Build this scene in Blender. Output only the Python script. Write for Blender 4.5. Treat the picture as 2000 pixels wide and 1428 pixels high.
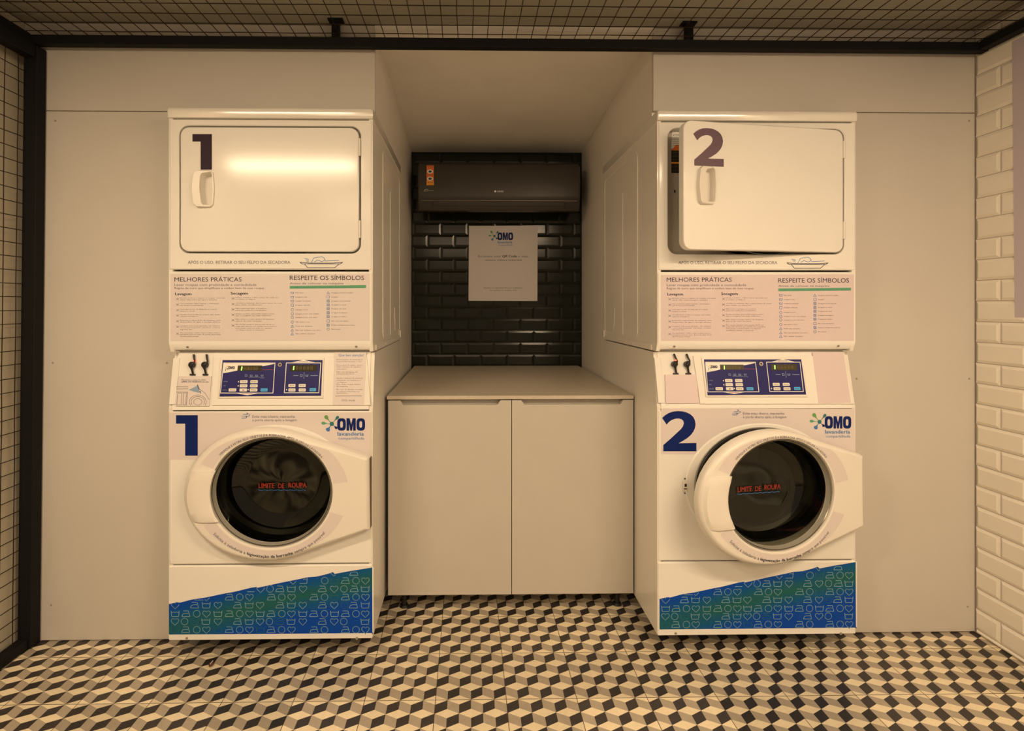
import bpy, bmesh, math, random
from mathutils import Matrix, Vector
random.seed(7)
for o in list(bpy.data.objects): bpy.data.objects.remove(o)
S = bpy.context.scene
COL = S.collection
# ------------------------------------------------------------------ camera
F, PX, PY, H = 1034.0, 931.0, 600.0, 1.282      # focal length (px), vanishing point, eye height
YAW = math.radians(0.9)
cam_d = bpy.data.cameras.new('camera'); cam = bpy.data.objects.new('camera', cam_d); COL.objects.link(cam)
cam.location = (0, 0, H); cam.rotation_euler = (math.pi/2, 0, -YAW)
cam_d.sensor_width = 36; cam_d.lens = F/2000*36
cam_d.shift_x = (1000-PX)/2000; cam_d.shift_y = -(714-PY)/2000
cam_d.clip_start = 0.02
S.camera = cam
# ------------------------------------------------------------------ world, lights, exposure
W = bpy.data.worlds.new('world'); S.world = W; W.use_nodes = True
W.node_tree.nodes['Background'].inputs[0].default_value = (1.0, .71, .46, 1)
W.node_tree.nodes['Background'].inputs[1].default_value = 0.33
S.view_settings.view_transform = 'Standard'; S.view_settings.look = 'None'
S.view_settings.exposure = 0.13; S.view_settings.gamma = 1.0; S.view_settings.use_curve_mapping = False
WARM = (1.0, .735, .47)
def area(name, loc, size, sy, power, tilt=0.0):
    l = bpy.data.lights.new(name, 'AREA'); l.shape = 'RECTANGLE'; l.size = size; l.size_y = sy
    l.energy = power; l.color = WARM
    o = bpy.data.objects.new(name, l); COL.objects.link(o); o.location = loc; o.rotation_euler = (tilt, 0, 0)
    return o
area('lamp_tube_left', (-1.20, .29, 2.24), .88, .05, 34, math.radians(6))
area('lamp_tube_right', (1.30, .10, 2.24), 1.25, .06, 41, math.radians(7))
area('fill_light_rear', (.1, -1.3, 2.24), 3.0, .5, 22, math.radians(14))  # broad unseen fill added behind the camera to light the niche
# ------------------------------------------------------------------ photo measuring: a point of the photo on a known real plane
CY, SY = math.cos(YAW), math.sin(YAW)
def ray(px, py):
    u, v = (px-PX)/F, (PY-py)/F
    return Vector((SY+u*CY, CY-u*SY, v))
def hit(px, py, M):
    Mi = M.inverted(); o = Mi @ Vector((0, 0, H)); d = Mi.to_3x3() @ ray(px, py)
    t = -o.z/d.z
    return (o.x+t*d.x, o.y+t*d.y)
def front(x, y, z): # frame: u = right, v = up, w = towards the viewer
    return Matrix(((1, 0, 0, x), (0, 0, -1, y), (0, 1, 0, z), (0, 0, 0, 1)))
def fr(origin, U, V):
    U = Vector(U).normalized(); V = Vector(V).normalized(); Wv = U.cross(V)
    return Matrix(((U.x, V.x, Wv.x, origin[0]), (U.y, V.y, Wv.y, origin[1]), (U.z, V.z, Wv.z, origin[2]), (0, 0, 0, 1)))
# ------------------------------------------------------------------ materials
def mat(name, col, rough=.5, metal=0.0, coat=0.0, emit=None, estr=0, noise=0, nscale=40, bump=0, spec=.5):
    m = bpy.data.materials.new(name); m.use_nodes = True; nt = m.node_tree; b = nt.nodes['Principled BSDF']
    b.inputs['Base Color'].default_value = (*col, 1); b.inputs['Roughness'].default_value = rough
    b.inputs['Metallic'].default_value = metal; b.inputs['Coat Weight'].default_value = coat
    b.inputs['Coat Roughness'].default_value = .08; b.inputs['Specular IOR Level'].default_value = spec
    if emit: b.inputs['Emission Color'].default_value = (*emit, 1); b.inputs['Emission Strength'].default_value = estr
    if noise or bump:
        tc = nt.nodes.new('ShaderNodeTexCoord'); n = nt.nodes.new('ShaderNodeTexNoise'); n.inputs['Scale'].default_value = nscale
        n.inputs['Detail'].default_value = 4
        nt.links.new(tc.outputs['Object'], n.inputs['Vector'])
        if noise:
            mr = nt.nodes.new('ShaderNodeMapRange'); mr.inputs[1].default_value = .3; mr.inputs[2].default_value = .7
            mr.inputs[3].default_value = 1-noise; mr.inputs[4].default_value = 1+noise
            mx = nt.nodes.new('ShaderNodeVectorMath'); mx.operation = 'SCALE'; mx.inputs[0].default_value = col
            nt.links.new(n.outputs['Fac'], mr.inputs[0]); nt.links.new(mr.outputs[0], mx.inputs['Scale'])
            nt.links.new(mx.outputs[0], b.inputs['Base Color'])
        if bump:
            bp = nt.nodes.new('ShaderNodeBump'); bp.inputs['Strength'].default_value = bump; bp.inputs['Distance'].default_value = .002
            nt.links.new(n.outputs['Fac'], bp.inputs['Height']); nt.links.new(bp.outputs[0], b.inputs['Normal'])
    return m
M = {}
M['enamel'] = mat('white_enamel', (.84, .83, .79), .14, coat=.0, spec=.34, noise=.01, nscale=6)
M['gloss'] = mat('polished_enamel', (.80, .775, .72), .14, coat=.8, bump=.12, nscale=9)
M['enamel_side'] = mat('white_enamel_side', (.82, .79, .73), .34, coat=.3, bump=.05, nscale=120)
M['plastic'] = mat('white_plastic', (.80, .77, .71), .35, noise=.01, nscale=8)
M['grey_plastic'] = mat('grey_plastic', (.30, .29, .25), .3)
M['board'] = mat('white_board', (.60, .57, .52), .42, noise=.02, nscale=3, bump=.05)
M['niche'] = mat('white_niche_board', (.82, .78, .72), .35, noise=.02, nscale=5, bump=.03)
M['ceil'] = mat('painted_plaster', (.82, .79, .74), .7, noise=.04, nscale=4, bump=.1)
M['ceil_dark'] = mat('raw_plaster_ceiling', (.34, .33, .27), .85, noise=.08, nscale=3, bump=.2)
M['plaster'] = mat('rough_plaster', (.52, .48, .38), .85, noise=.06, nscale=4, bump=.2)
M['black_metal'] = mat('black_metal', (.006, .006, .007), .65, spec=.2)
M['wire'] = mat('rusty_wire', (.02, .008, .004), .6, metal=.0, spec=.2)
M['sticker'] = mat('white_vinyl', (.71, .655, .65), .45)
M['pink'] = mat('blank_vinyl', (.70, .60, .62), .4)
M['paper'] = mat('white_paper', (.74, .70, .70), .6)
M['lilac'] = mat('lilac_sheet', (.56, .50, .58), .5)
M['navy'] = mat('navy_ink', (.003, .016, .13), .5, spec=.2)
M['ink'] = mat('dark_ink', (.02, .02, .05), .5)
M['greyink'] = mat('grey_ink', (.14, .14, .20), .5)
M['fineink'] = mat('fine_ink', (.15, .12, .13), .5)
M['plum'] = mat('plum_ink', (.026, .012, .026), .5, spec=.2)
M['plum2'] = mat('light_plum_ink', (.115, .062, .095), .4)
M['green'] = mat('green_ink', (.10, .36, .20), .5)
M['lgreen'] = mat('light_green_ink', (.13, .34, .10), .5)
M['teal'] = mat('teal_ink', (.02, .17, .17), .5)
M['sky'] = mat('blue_ink', (.05, .19, .50), .5)
M['paleblue'] = mat('pale_blue_ink', (.26, .36, .52), .5)
M['white'] = mat('white_ink', (.85, .84, .80), .4)
M['overlay'] = mat('violet_blue_overlay', (.018, .018, .14), .4, spec=.25)
M['key'] = mat('key_white', (.78, .76, .70), .4)
M['keyblue'] = mat('key_blue', (.06, .42, .85), .4)
M['lcd'] = mat('display_glass', (.035, .033, .012), .15)
M['digit'] = mat('dim_digit', (.16, .12, .02), .4)
M['lit'] = mat('lit_digit', (.2, .9, .1), .4, emit=(.45, 1, .15), estr=1.6)
M['led'] = mat('red_led', (.9, .1, .05), .4, emit=(1, .12, .05), estr=2.0)
M['red'] = mat('red_ink', (.33, .025, .012), .4, emit=(.6, .05, .02), estr=0)
M['chrome'] = mat('steel', (.42, .38, .32), .25, metal=1)
M['drum'] = mat('drum_steel', (.16, .15, .13), .35, metal=.9)
M['rubber'] = mat('black_rubber', (.012, .012, .012), .45)
M['black'] = mat('black_plastic', (.012, .010, .010), .4)
M['hinge'] = mat('brown_hinge', (.10, .06, .035), .5, noise=.5, nscale=300)
M['counter'] = mat('beige_laminate', (.56, .50, .41), .4, noise=.05, nscale=60)
M['cab'] = mat('white_laminate', (.55, .52, .465), .4, noise=.015, nscale=8)
M['ac'] = mat('graphite_plastic', (.050, .042, .034), .33, spec=.35)
M['ac_trim'] = mat('satin_trim', (.40, .34, .26), .35, metal=.6)
M['ac_line'] = mat('dark_slot', (.012, .011, .010), .5)
M['orange'] = mat('orange_label', (.75, .17, .02), .5)
M['orange2'] = mat('amber_label', (.80, .33, .02), .5)
M['gtile'] = mat('dark_green_tile', (.012, .014, .008), .16, spec=.34, noise=.25, nscale=7)
M['ggrout'] = mat('dark_grout', (.012, .012, .009), .8)
M['wtile'] = mat('white_tile', (.86, .82, .74), .2, noise=.02, nscale=9)
M['wgrout'] = mat('white_grout', (.55, .50, .43), .8)
M['galv'] = mat('grey_galvanised', (.42, .38, .33), .5)
M['screwhead'] = mat('screw_head', (.35, .31, .26), .4)
M['brown'] = mat('brown_husk', (.10, .03, .015), .3)
def glass(name, tint, refl):
    m = bpy.data.materials.new(name); m.use_nodes = True; nt = m.node_tree; n = nt.nodes; n.clear()
    out = n.new('ShaderNodeOutputMaterial'); mix = n.new('ShaderNodeMixShader'); t = n.new('ShaderNodeBsdfTransparent')
    g = n.new('ShaderNodeBsdfGlossy'); f = n.new('ShaderNodeFresnel'); f.inputs[0].default_value = refl
    t.inputs[0].default_value = (*tint, 1); g.inputs['Roughness'].default_value = .03; g.inputs[0].default_value = (.95, 1, .95, 1)
    nt.links.new(f.outputs[0], mix.inputs[0]); nt.links.new(t.outputs[0], mix.inputs[1]); nt.links.new(g.outputs[0], mix.inputs[2])
    nt.links.new(mix.outputs[0], out.inputs[0]); return m
M['glass'] = glass('smoked_glass', (.42, .42, .36), 1.5)
def kick_mat():     # printed artwork: blue sheet with soft green-teal clouds, fixed to the sheet
    m = mat('blue_green_print', (.01, .08, .4), .35, spec=.2); nt = m.node_tree; b = nt.nodes['Principled BSDF']
    tc = nt.nodes.new('ShaderNodeTexCoord'); mp = nt.nodes.new('ShaderNodeMapping'); mp.inputs['Rotation'].default_value = (0, math.radians(14), 0)
    mp.inputs['Scale'].default_value = (3.2, 1, 9.0); mp.inputs['Location'].default_value = (.35, 0, -1.15)
    no = nt.nodes.new('ShaderNodeTexNoise'); no.inputs['Scale'].default_value = 1.0; no.inputs['Detail'].default_value = 1
    sx = nt.nodes.new('ShaderNodeSeparateXYZ')
    # band of green along a rising diagonal z = .155 + .16 x
    a = nt.nodes.new('ShaderNodeMath'); a.operation = 'MULTIPLY_ADD'; a.inputs[1].default_value = -.24; a.inputs[2].default_value = -.105
    s = nt.nodes.new('ShaderNodeMath'); s.operation = 'ADD'
    ab = nt.nodes.new('ShaderNodeMath'); ab.operation = 'ABSOLUTE'
    mr = nt.nodes.new('ShaderNodeMapRange'); mr.inputs[1].default_value = .0; mr.inputs[2].default_value = .085; mr.inputs[3].default_value = 1; mr.inputs[4].default_value = 0
    mr.interpolation_type = 'SMOOTHSTEP'
    mu = nt.nodes.new('ShaderNodeMath'); mu.operation = 'MULTIPLY'
    nr = nt.nodes.new('ShaderNodeMapRange'); nr.inputs[1].default_value = .36; nr.inputs[2].default_value = .60; nr.inputs[3].default_value = .6; nr.inputs[4].default_value = 1
    cr = nt.nodes.new('ShaderNodeValToRGB'); e = cr.color_ramp.elements
    e[0].position = 0; e[0].color = (.001, .06, .40, 1); e[1].position = 1; e[1].color = (.012, .11, .115, 1)
    k = cr.color_ramp.elements.new(.45); k.color = (.003, .09, .25, 1)
    L = nt.links.new
    L(tc.outputs['Object'], mp.inputs[0]); L(mp.outputs[0], no.inputs['Vector']); L(tc.outputs['Object'], sx.inputs[0])
    L(sx.outputs['X'], a.inputs[0]); L(a.outputs[0], s.inputs[0]); L(sx.outputs['Z'], s.inputs[1]); L(s.outputs[0], ab.inputs[0]); L(ab.outputs[0], mr.inputs[0])
    L(no.outputs['Fac'], nr.inputs[0]); L(mr.outputs[0], mu.inputs[0]); L(nr.outputs[0], mu.inputs[1]); L(mu.outputs[0], cr.inputs[0]); L(cr.outputs[0], b.inputs['Base Color'])
    return m
M['kick'] = kick_mat()
M['kickline'] = mat('pale_line_ink', (.22, .40, .50), .4)
M['kicklinedim'] = mat('dim_line_ink', (.012, .12, .17), .4)
def floor_mat(name, col, var):
    m = mat(name, col, .42); nt = m.node_tree; b = nt.nodes['Principled BSDF']; L = nt.links.new
    g = nt.nodes.new('ShaderNodeTexCoord'); dv = nt.nodes.new('ShaderNodeVectorMath'); dv.operation = 'MULTIPLY_ADD'
    dv.inputs[1].default_value = (1/.231, 1/.231, 0); dv.inputs[2].default_value = (-.124/.231, -1.96/.231, .5)
    fl = nt.nodes.new('ShaderNodeVectorMath'); fl.operation = 'FLOOR'; wn = nt.nodes.new('ShaderNodeTexWhiteNoise')
    n = nt.nodes.new('ShaderNodeTexNoise'); n.inputs['Scale'].default_value = 38; n.inputs['Detail'].default_value = 5; n.inputs['Roughness'].default_value = .65
    ad = nt.nodes.new('ShaderNodeMath'); ad.operation = 'ADD'
    mr = nt.nodes.new('ShaderNodeMapRange'); mr.inputs[1].default_value = .3; mr.inputs[2].default_value = 1.7; mr.inputs[3].default_value = 1-var; mr.inputs[4].default_value = 1+var
    vs = nt.nodes.new('ShaderNodeVectorMath'); vs.operation = 'SCALE'; vs.inputs[0].default_value = col
    L(g.outputs['Object'], dv.inputs[0]); L(dv.outputs[0], fl.inputs[0]); L(fl.outputs[0], wn.inputs['Vector']); L(g.outputs['Object'], n.inputs['Vector'])
    L(wn.outputs['Value'], ad.inputs[0]); L(n.outputs['Fac'], ad.inputs[1]); L(ad.outputs[0], mr.inputs[0]); L(mr.outputs[0], vs.inputs['Scale']); L(vs.outputs[0], b.inputs['Base Color'])
    return m
M['f_cream'] = floor_mat('cement_cream', (.80, .70, .50), .20)
M['f_tan'] = floor_mat('cement_tan', (.40, .345, .27), .22)
M['f_dark'] = floor_mat('cement_charcoal', (.034, .028, .026), .65)
M['f_grout'] = mat('floor_grout', (.09, .07, .055), .9)
# ------------------------------------------------------------------ mesh builder
ORG = {}
class MB:
    def __init__(s): s.bm = bmesh.new(); s.mats = []
    def mi(s, m):
        if m not in s.mats: s.mats.append(m)
        return s.mats.index(m)
    def face(s, pts, m, T=None):
        vs = [s.bm.verts.new((T @ Vector(p)) if T else Vector(p)) for p in pts]
        try: f = s.bm.faces.new(vs); f.material_index = s.mi(m); return f
        except ValueError: return None
    def box(s, x0, x1, y0, y1, z0, z1, m, bev=0, T=None, seg=2):
        b = bmesh.new(); bmesh.ops.create_cube(b, size=1)
        for v in b.verts: v.co = Vector((x0+(v.co.x+.5)*(x1-x0), y0+(v.co.y+.5)*(y1-y0), z0+(v.co.z+.5)*(z1-z0)))
        if bev: bmesh.ops.bevel(b, geom=b.edges[:], offset=bev, segments=seg, affect='EDGES', profile=.6)
        s.merge(b, m, T)
    def merge(s, b, m, T=None):
        k = s.mi(m); mp = {}
        for v in b.verts: mp[v] = s.bm.verts.new((T @ v.co) if T else v.co)
        for f in b.faces:
            try: nf = s.bm.faces.new([mp[v] for v in f.verts]); nf.material_index = k
            except ValueError: pass
        b.free()
    def prism(s, pts, w0, w1, m, T=None, bev=0):    # polygon in u,v extruded along w
        b = bmesh.new(); a = [b.verts.new((p[0], p[1], w0)) for p in pts]; c = [b.verts.new((p[0], p[1], w1)) for p in pts]
        n = len(pts); b.faces.new(a[::-1]); top = b.faces.new(c)
        for i in range(n): b.faces.new((a[i], a[(i+1) % n], c[(i+1) % n], c[i]))
        bmesh.ops.recalc_face_normals(b, faces=b.faces[:])
        if bev: bmesh.ops.bevel(b, geom=list(top.edges), offset=bev, segments=3, affect='EDGES', profile=.6)
        s.merge(b, m, T)
    def loft(s, rings, m, T=None, cap0=False, cap1=False, closed=True):
        k = s.mi(m); R = [[s.bm.verts.new((T @ Vector(p)) if T else Vector(p)) for p in r] for r in rings]
        n = len(R[0])
        for a, c in zip(R, R[1:]):
            for i in range(n if closed else n-1):
                j = (i+1) % n
                try: f = s.bm.faces.new((a[i], a[j], c[j], c[i])); f.material_index = k
                except ValueError: pass
        for fl, r in ((cap0, R[0][::-1]), (cap1, R[-1])):
            if fl:
                f = s.bm.faces.new(r); f.material_index = k
    def tube(s, path, r, m, n=8, T=None, caps=True):
        P = [Vector(p) for p in path]; rings = []
        for i, p in enumerate(P):
            d = (P[min(i+1, len(P)-1)]-P[max(i-1, 0)]).normalized()
            up = Vector((0, 0, 1)) if abs(d.z) < .9 else Vector((1, 0, 0))
            a = d.cross(up).normalized(); b = d.cross(a)
            rr = r[i] if isinstance(r, (list, tuple)) else r
            rings.append([p+rr*(math.cos(t)*a+math.sin(t)*b) for t in [2*math.pi*k/n for k in range(n)]])
        s.loft(rings, m, T, caps, caps)
    def cyl(s, c, r, w0, w1, m, T=None, n=20, r1=None):
        r1 = r if r1 is None else r1
        s.loft([[(c[0]+q*math.cos(t), c[1]+q*math.sin(t), w) for t in [2*math.pi*k/n for k in range(n)]] for q, w in ((r, w0), (r1, w1))], m, T, True, True)
    def build(s, name, parent=None, origin=None, smooth=True, label=None):
        bm = s.bm
        bmesh.ops.remove_doubles(bm, verts=bm.verts[:], dist=1e-6)
        me = bpy.data.meshes.new(name)
        po = ORG[parent.name] if parent else Vector((0, 0, 0))
        og = Vector(origin) if origin is not None else (po if parent else Vector((0, 0, 0)))
        for v in bm.verts: v.co -= og
        bm.to_mesh(me); bm.free()
        for m in s.mats: me.materials.append(M[m])
        if smooth:
            me.shade_smooth(); me.set_sharp_from_angle(angle=math.radians(32))
        o = bpy.data.objects.new(name, me); COL.objects.link(o)
        if smooth:
            wn = o.modifiers.new('normals', 'WEIGHTED_NORMAL'); wn.keep_sharp = True; wn.weight = 100; wn.thresh = .001
        if parent: o.parent = parent
        o.location = og-po; ORG[o.name] = og
        if label: o['label'] = label
        return o
def tag(o, label=None, cat=None, group=None, kind=None):
    if label: o['label'] = label
    if cat: o['category'] = cat
    if group: o['group'] = group
    if kind: o['kind'] = kind
    return o
def thing(name, loc, label, cat, group=None):
    o = bpy.data.objects.new(name, None); COL.objects.link(o); o.location = loc; ORG[o.name] = Vector(loc)
    o.empty_display_size = .1
    return tag(o, label, cat, group)
# ---- writing
_tc = {}
def glyphs(txt, bold=0.0, res=2):
    k = (txt, res)
    if k not in _tc:
        c = bpy.data.curves.new('t', 'FONT'); c.body = txt; c.size = 1;  c.resolution_u = res; c.fill_mode = 'FRONT'
        o = bpy.data.objects.new('t', c); me = bpy.data.meshes.new_from_object(o)
        _tc[k] = ([tuple(v.co) for v in me.vertices], [tuple(p.vertices) for p in me.polygons])
        bpy.data.objects.remove(o); bpy.data.curves.remove(c); bpy.data.meshes.remove(me)
    return _tc[k]
CAP = .70
class Print:    # prints in photo units onto a real plane (frame Fp measured, frame Ft printed on)
    def __init__(s, mb, Fp, Ft=None, w=.0006, off=(0, 0)):
        s.mb, s.Fp, s.Ft, s.w, s.off = mb, Fp, Ft or Fp, w, off
    def q(s, px, py):
        u, v = hit(px+s.off[0], py+s.off[1], s.Fp); return Vector((u, v))
    def poly(s, pts, m, dw=0):
        P = [s.q(*p) for p in pts]; f = s.mb.face([(p.x, p.y, s.w+dw) for p in P], m, s.Ft)
        if f and f.normal.length == 0: f.normal_update()
        if f and (s.Ft.to_3x3() @ Vector((0, 0, 1))).dot(f.normal) < 0: f.normal_flip()
        return f
    def rect(s, x0, y0, x1, y1, m, dw=0): s.poly([(x0, y1), (x1, y1), (x1, y0), (x0, y0)], m, dw)
    def line(s, pts, wd, m, closed=False, dw=.0002, clip=None):
        P = [s.q(*p) for p in pts]; h = wd/1060
        if closed: P = P+[P[0]]
        for i in range(len(P)-1):
            if clip and not (clip(pts[i % len(pts)]) and clip(pts[(i+1) % len(pts)])): continue
            a, b = P[i], P[i+1]; d = b-a
            if d.length < 1e-6: continue
            d.normalize(); n = Vector((-d.y, d.x))*h; e = d*h*.6
            s.mb.face([(*(a-e-n), s.w+dw), (*(b+e-n), s.w+dw), (*(b+e+n), s.w+dw), (*(a-e+n), s.w+dw)], m, s.Ft)
    def text(s, t, x0, yb, x1, yt, m, bold=0.0, res=2, dw=.0002):
        vs, fs = glyphs(t, bold, res)
        if not vs: return
        a, b = min(v[0] for v in vs), max(v[0] for v in vs)
        O = s.q(x0, yb); U = (s.q(x1, yb)-O)/(b-a); V = (s.q(x0, yt)-O)/CAP
        k = s.mb.mi(m)
        for sh in ((-bold, bold, 0) if bold >= .02 else (0,)):
            B = [s.mb.bm.verts.new(s.Ft @ Vector((*(O+U*(v[0]-a+sh)+V*(v[1]*(1+bold*.0)+abs(sh)*.3)), s.w+dw+(sh+bold)*.0005))) for v in vs]
            for f in fs:
                try: nf = s.mb.bm.faces.new([B[i] for i in f]); nf.material_index = k
                except ValueError: pass
    def arc_text(s, t, cx, cy, rx, ry, a0, a1, cap, m, bold=0.0, inside=False, boldpart=None):
        # letters placed one by one along an ellipse; a0..a1 in degrees, 90 = top
        adv = []; x = 0
        for ch in t:
            if ch == ' ': wd = .32
            else:
                vs, _ = glyphs(ch, bold); wd = max(v[0] for v in vs)-min(v[0] for v in vs)+.11
            adv.append((x, wd)); x += wd
        for i, ch in enumerate(t):
            if ch == ' ': continue
            bb = .03 if boldpart and boldpart[0] <= i < boldpart[1] else 0
            vs, fs = glyphs(ch, bb); mid = adv[i][0]+adv[i][1]/2
            al = math.radians(a0+(a1-a0)*mid/x)
            C = Vector((cx+rx*math.cos(al), cy-ry*math.sin(al)))
            tg = Vector((-rx*math.sin(al), -ry*math.cos(al)))*(1 if a1 > a0 else -1); L = tg.length; tg.normalize()
            up = Vector((tg.y, -tg.x))
            sx = abs(math.radians(a1-a0))*L/x; sy = cap/CAP
            xm = (min(v[0] for v in vs)+max(v[0] for v in vs))/2
            k = s.mb.mi(m)
            for sh in ((-bb, bb) if bb else (0,)):
                B = []
                for v in vs:
                    p = C+tg*(v[0]-xm+sh)*sx+up*v[1]*sy; u = s.q(p.x, p.y); B.append(s.mb.bm.verts.new(s.Ft @ Vector((u.x, u.y, s.w+.0003+sh*.0005))))
                for f in fs:
                    try: nf = s.mb.bm.faces.new([B[j] for j in f]); nf.material_index = k
                    except ValueError: pass
    def wordmark(s, x0, yb, x1, yt, m, dw=.0005):
        X = lambda a: x0+a*(x1-x0); Y = lambda b: yb+(yt-yb)*b
        for a0, a1 in ((0, .31), (.69, 1.0)):
            N = 28; f = lambda k, e, w_, h_: (math.copysign(abs(math.cos(k))**e, math.cos(k))*w_, math.copysign(abs(math.sin(k))**e, math.sin(k))*h_)
            c = (a0+a1)/2; hw = (a1-a0)/2
            for j in range(N):
                p, q = 2*math.pi*j/N, 2*math.pi*(j+1)/N
                O = [f(p, .62, hw, .5), f(q, .62, hw, .5)]; I = [f(p, .7, hw*.33, .27), f(q, .7, hw*.33, .27)]
                s.poly([(X(c+a), Y(.5+b)) for a, b in (O[0], O[1], I[1], I[0])], m, dw)
        P = [(.335, 0), (.335, 1), (.445, 1), (.50, .48), (.555, 1), (.665, 1), (.665, 0), (.575, 0), (.575, .58), (.53, 0), (.47, 0), (.425, .58), (.425, 0)]
        s.poly([(X(a), Y(b)) for a, b in P], m, dw)
    def logo(s, x0, y0, x1, y1, small=False):    # splash mark + lettering, box in photo px
        X = lambda a: x0+a*(x1-x0); Y = lambda b: y0+b*(y1-y0)
        cx, cy = X(.225), Y(.36)
        def drop(ax, ay, r, m):
            d = Vector((X(ax)-cx, Y(ay)-cy)); L = d.length; d.normalize(); n = Vector((-d.y, d.x)); r = r*(x1-x0)
            pts = []
            for t, w in ((0, .25), (.45, .14), (.68, .35), (.82, .85), (.95, 1), (1.08, .8), (1.16, .3)): pts.append((t, w))
            P = [(cx+d.x*L*t+n.x*r*w, cy+d.y*L*t+n.y*r*w) for t, w in pts]+[(cx+d.x*L*t-n.x*r*w, cy+d.y*L*t-n.y*r*w) for t, w in pts[::-1]]
            s.poly(P[::-1], m, .0002)
        drop(.09, .08, .045, 'lgreen'); drop(.02, .33, .035, 'green'); drop(.13, .60, .050, 'sky'); drop(.36, .10, .035, 'teal'); drop(.33, .52, .03, 'navy')
        s.poly([(cx+.05*(x1-x0)*math.cos(t), cy-.05*(x1-x0)*math.sin(t)) for t in [k*math.pi/5 for k in range(10)]], 'teal', .0003)
        s.wordmark(X(.35), Y(.62), X(.99), Y(.14), 'navy')
        s.text('lavanderia', X(.36), Y(.82), X(.96), Y(.67), 'sky', .02)
        s.text('compartilhada', X(.38), Y(.97), X(.97), Y(.87), 'sky', .0)
DIG2 = [(143,155),(170,131),(200,113),(235,101),(275,97),(315,99),(350,108),(382,124),(406,146),(420,174),(426,207),(421,240),(408,270),(388,297),(360,323),(322,348),(283,370),(433,367),(433,438),(153,438),(153,385),(215,331),(275,275),(303,249),(320,225),(327,200),(322,180),(308,167),(285,160),(258,161),(225,172),(200,190),(181,212)]
def digit2(pr, x0, y0, x1, y1, m):
    pr.poly([(x0+(a-143)/290*(x1-x0), y0+(b-97)/341*(y1-y0)) for a, b in DIG2][::-1], m)
def digit1(pr, x0, y0, x1, y1, m):
    X = lambda a: x0+a*(x1-x0); Y = lambda b: y0+b*(y1-y0)
    pr.poly([(X(0), Y(0)), (X(0), Y(.21)), (X(.42), Y(.21)), (X(.42), Y(1)), (X(1), Y(1)), (X(1), Y(0))], m)
def rrect(u0, v0, u1, v1, r, n=5):
    P = []
    for cx, cy, a in ((u1-r, v0+r, -90), (u1-r, v1-r, 0), (u0+r, v1-r, 90), (u0+r, v0+r, 180)):
        for k in range(n+1):
            t = math.radians(a+90*k/n); P.append((cx+r*math.cos(t), cy+r*math.sin(t)))
    return P
def hull(P):
    P = sorted(set((round(a, 6), round(b, 6)) for a, b in P))
    def half(P):
        h = []
        for p in P:
            while len(h) > 1 and (h[-1][0]-h[-2][0])*(p[1]-h[-2][1])-(h[-1][1]-h[-2][1])*(p[0]-h[-2][0]) <= 0: h.pop()
            h.append(p)
        return h
    return half(P)[:-1]+half(P[::-1])[:-1]
def rad(poly, c, a):   # distance from c to convex polygon along direction a
    d = (math.cos(a), math.sin(a)); best = 0
    for i in range(len(poly)):
        p, q = poly[i], poly[(i+1) % len(poly)]; e = (q[0]-p[0], q[1]-p[1]); den = d[0]*e[1]-d[1]*e[0]
        if abs(den) < 1e-12: continue
        t = ((p[0]-c[0])*e[1]-(p[1]-c[1])*e[0])/den; s = ((p[0]-c[0])*d[1]-(p[1]-c[1])*d[0])/den
        if t > 0 and -1e-6 <= s <= 1+1e-6: best = max(best, t)
    return best
def ell(rx, ry): return lambda a: rx*ry/math.sqrt((ry*math.cos(a))**2+(rx*math.sin(a))**2)
def angs(c, *polys, n=96):
    A = [2*math.pi*k/n for k in range(n)]
    for p in polys: A += [math.atan2(q[1]-c[1], q[0]-c[0]) % (2*math.pi) for q in p]
    A = sorted(A); return [a for i, a in enumerate(A) if i == 0 or a-A[i-1] > 1e-4]
def ringpts(c, A, rf, w): return [(c[0]+rf(a)*math.cos(a), c[1]+rf(a)*math.sin(a), w) for a in A]

# ================================================================== THE ROOM
TH = .02
# floor: cement tiles with a tumbling-block pattern
def clip(poly, t):
    for ax, lim, sg in ((0, 0, 1), (0, t, -1), (1, 0, 1), (1, t, -1)):
        out = []
        for i in range(len(poly)):
            p, q = poly[i], poly[(i+1) % len(poly)]; a, b = sg*(p[ax]-lim), sg*(q[ax]-lim)
            if a >= 0: out.append(p)
            if (a > 1e-9 and b < -1e-9) or (a < -1e-9 and b > 1e-9):
                k = a/(a-b); out.append((p[0]+k*(q[0]-p[0]), p[1]+k*(q[1]-p[1])))
        poly = out
        if len(poly) < 3: return []
    return poly
t = .231; s_ = t/12; w2 = t/6; tile = []
for r in range(-1, 5):
    cy_ = (2+3*r)*s_
    for k in range(-1, 5):
        cx_ = k*t/3+(t/6 if r % 2 == 0 else 0)
        for m_, P in (('f_cream', [(0, 0), (w2, s_), (0, 2*s_), (-w2, s_)]), ('f_tan', [(0, 0), (-w2, s_), (-w2, -s_), (0, -2*s_)]), ('f_dark', [(0, 0), (0, -2*s_), (w2, -s_), (w2, s_)])):
            c = clip([(cx_+a, cy_+b) for a, b in P], t)
            if c: tile.append((m_, c))
fl = MB(); g = .0011
for i in range(-9, 9):
    for j in range(-10, 7):
        ox, oy = .124+i*t, 1.96+j*t
        for m_, P in tile:
            fl.face([(ox+g+p[0]*(t-2*g)/t, oy+g+p[1]*(t-2*g)/t, 0) for p in P], m_)
fl.face([(-2.2, -.6, -.0012), (2.4, -.6, -.0012), (2.4, 3.7, -.0012), (-2.2, 3.7, -.0012)], 'f_grout')
tag(fl.build('floor', smooth=False), kind='structure')
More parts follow.
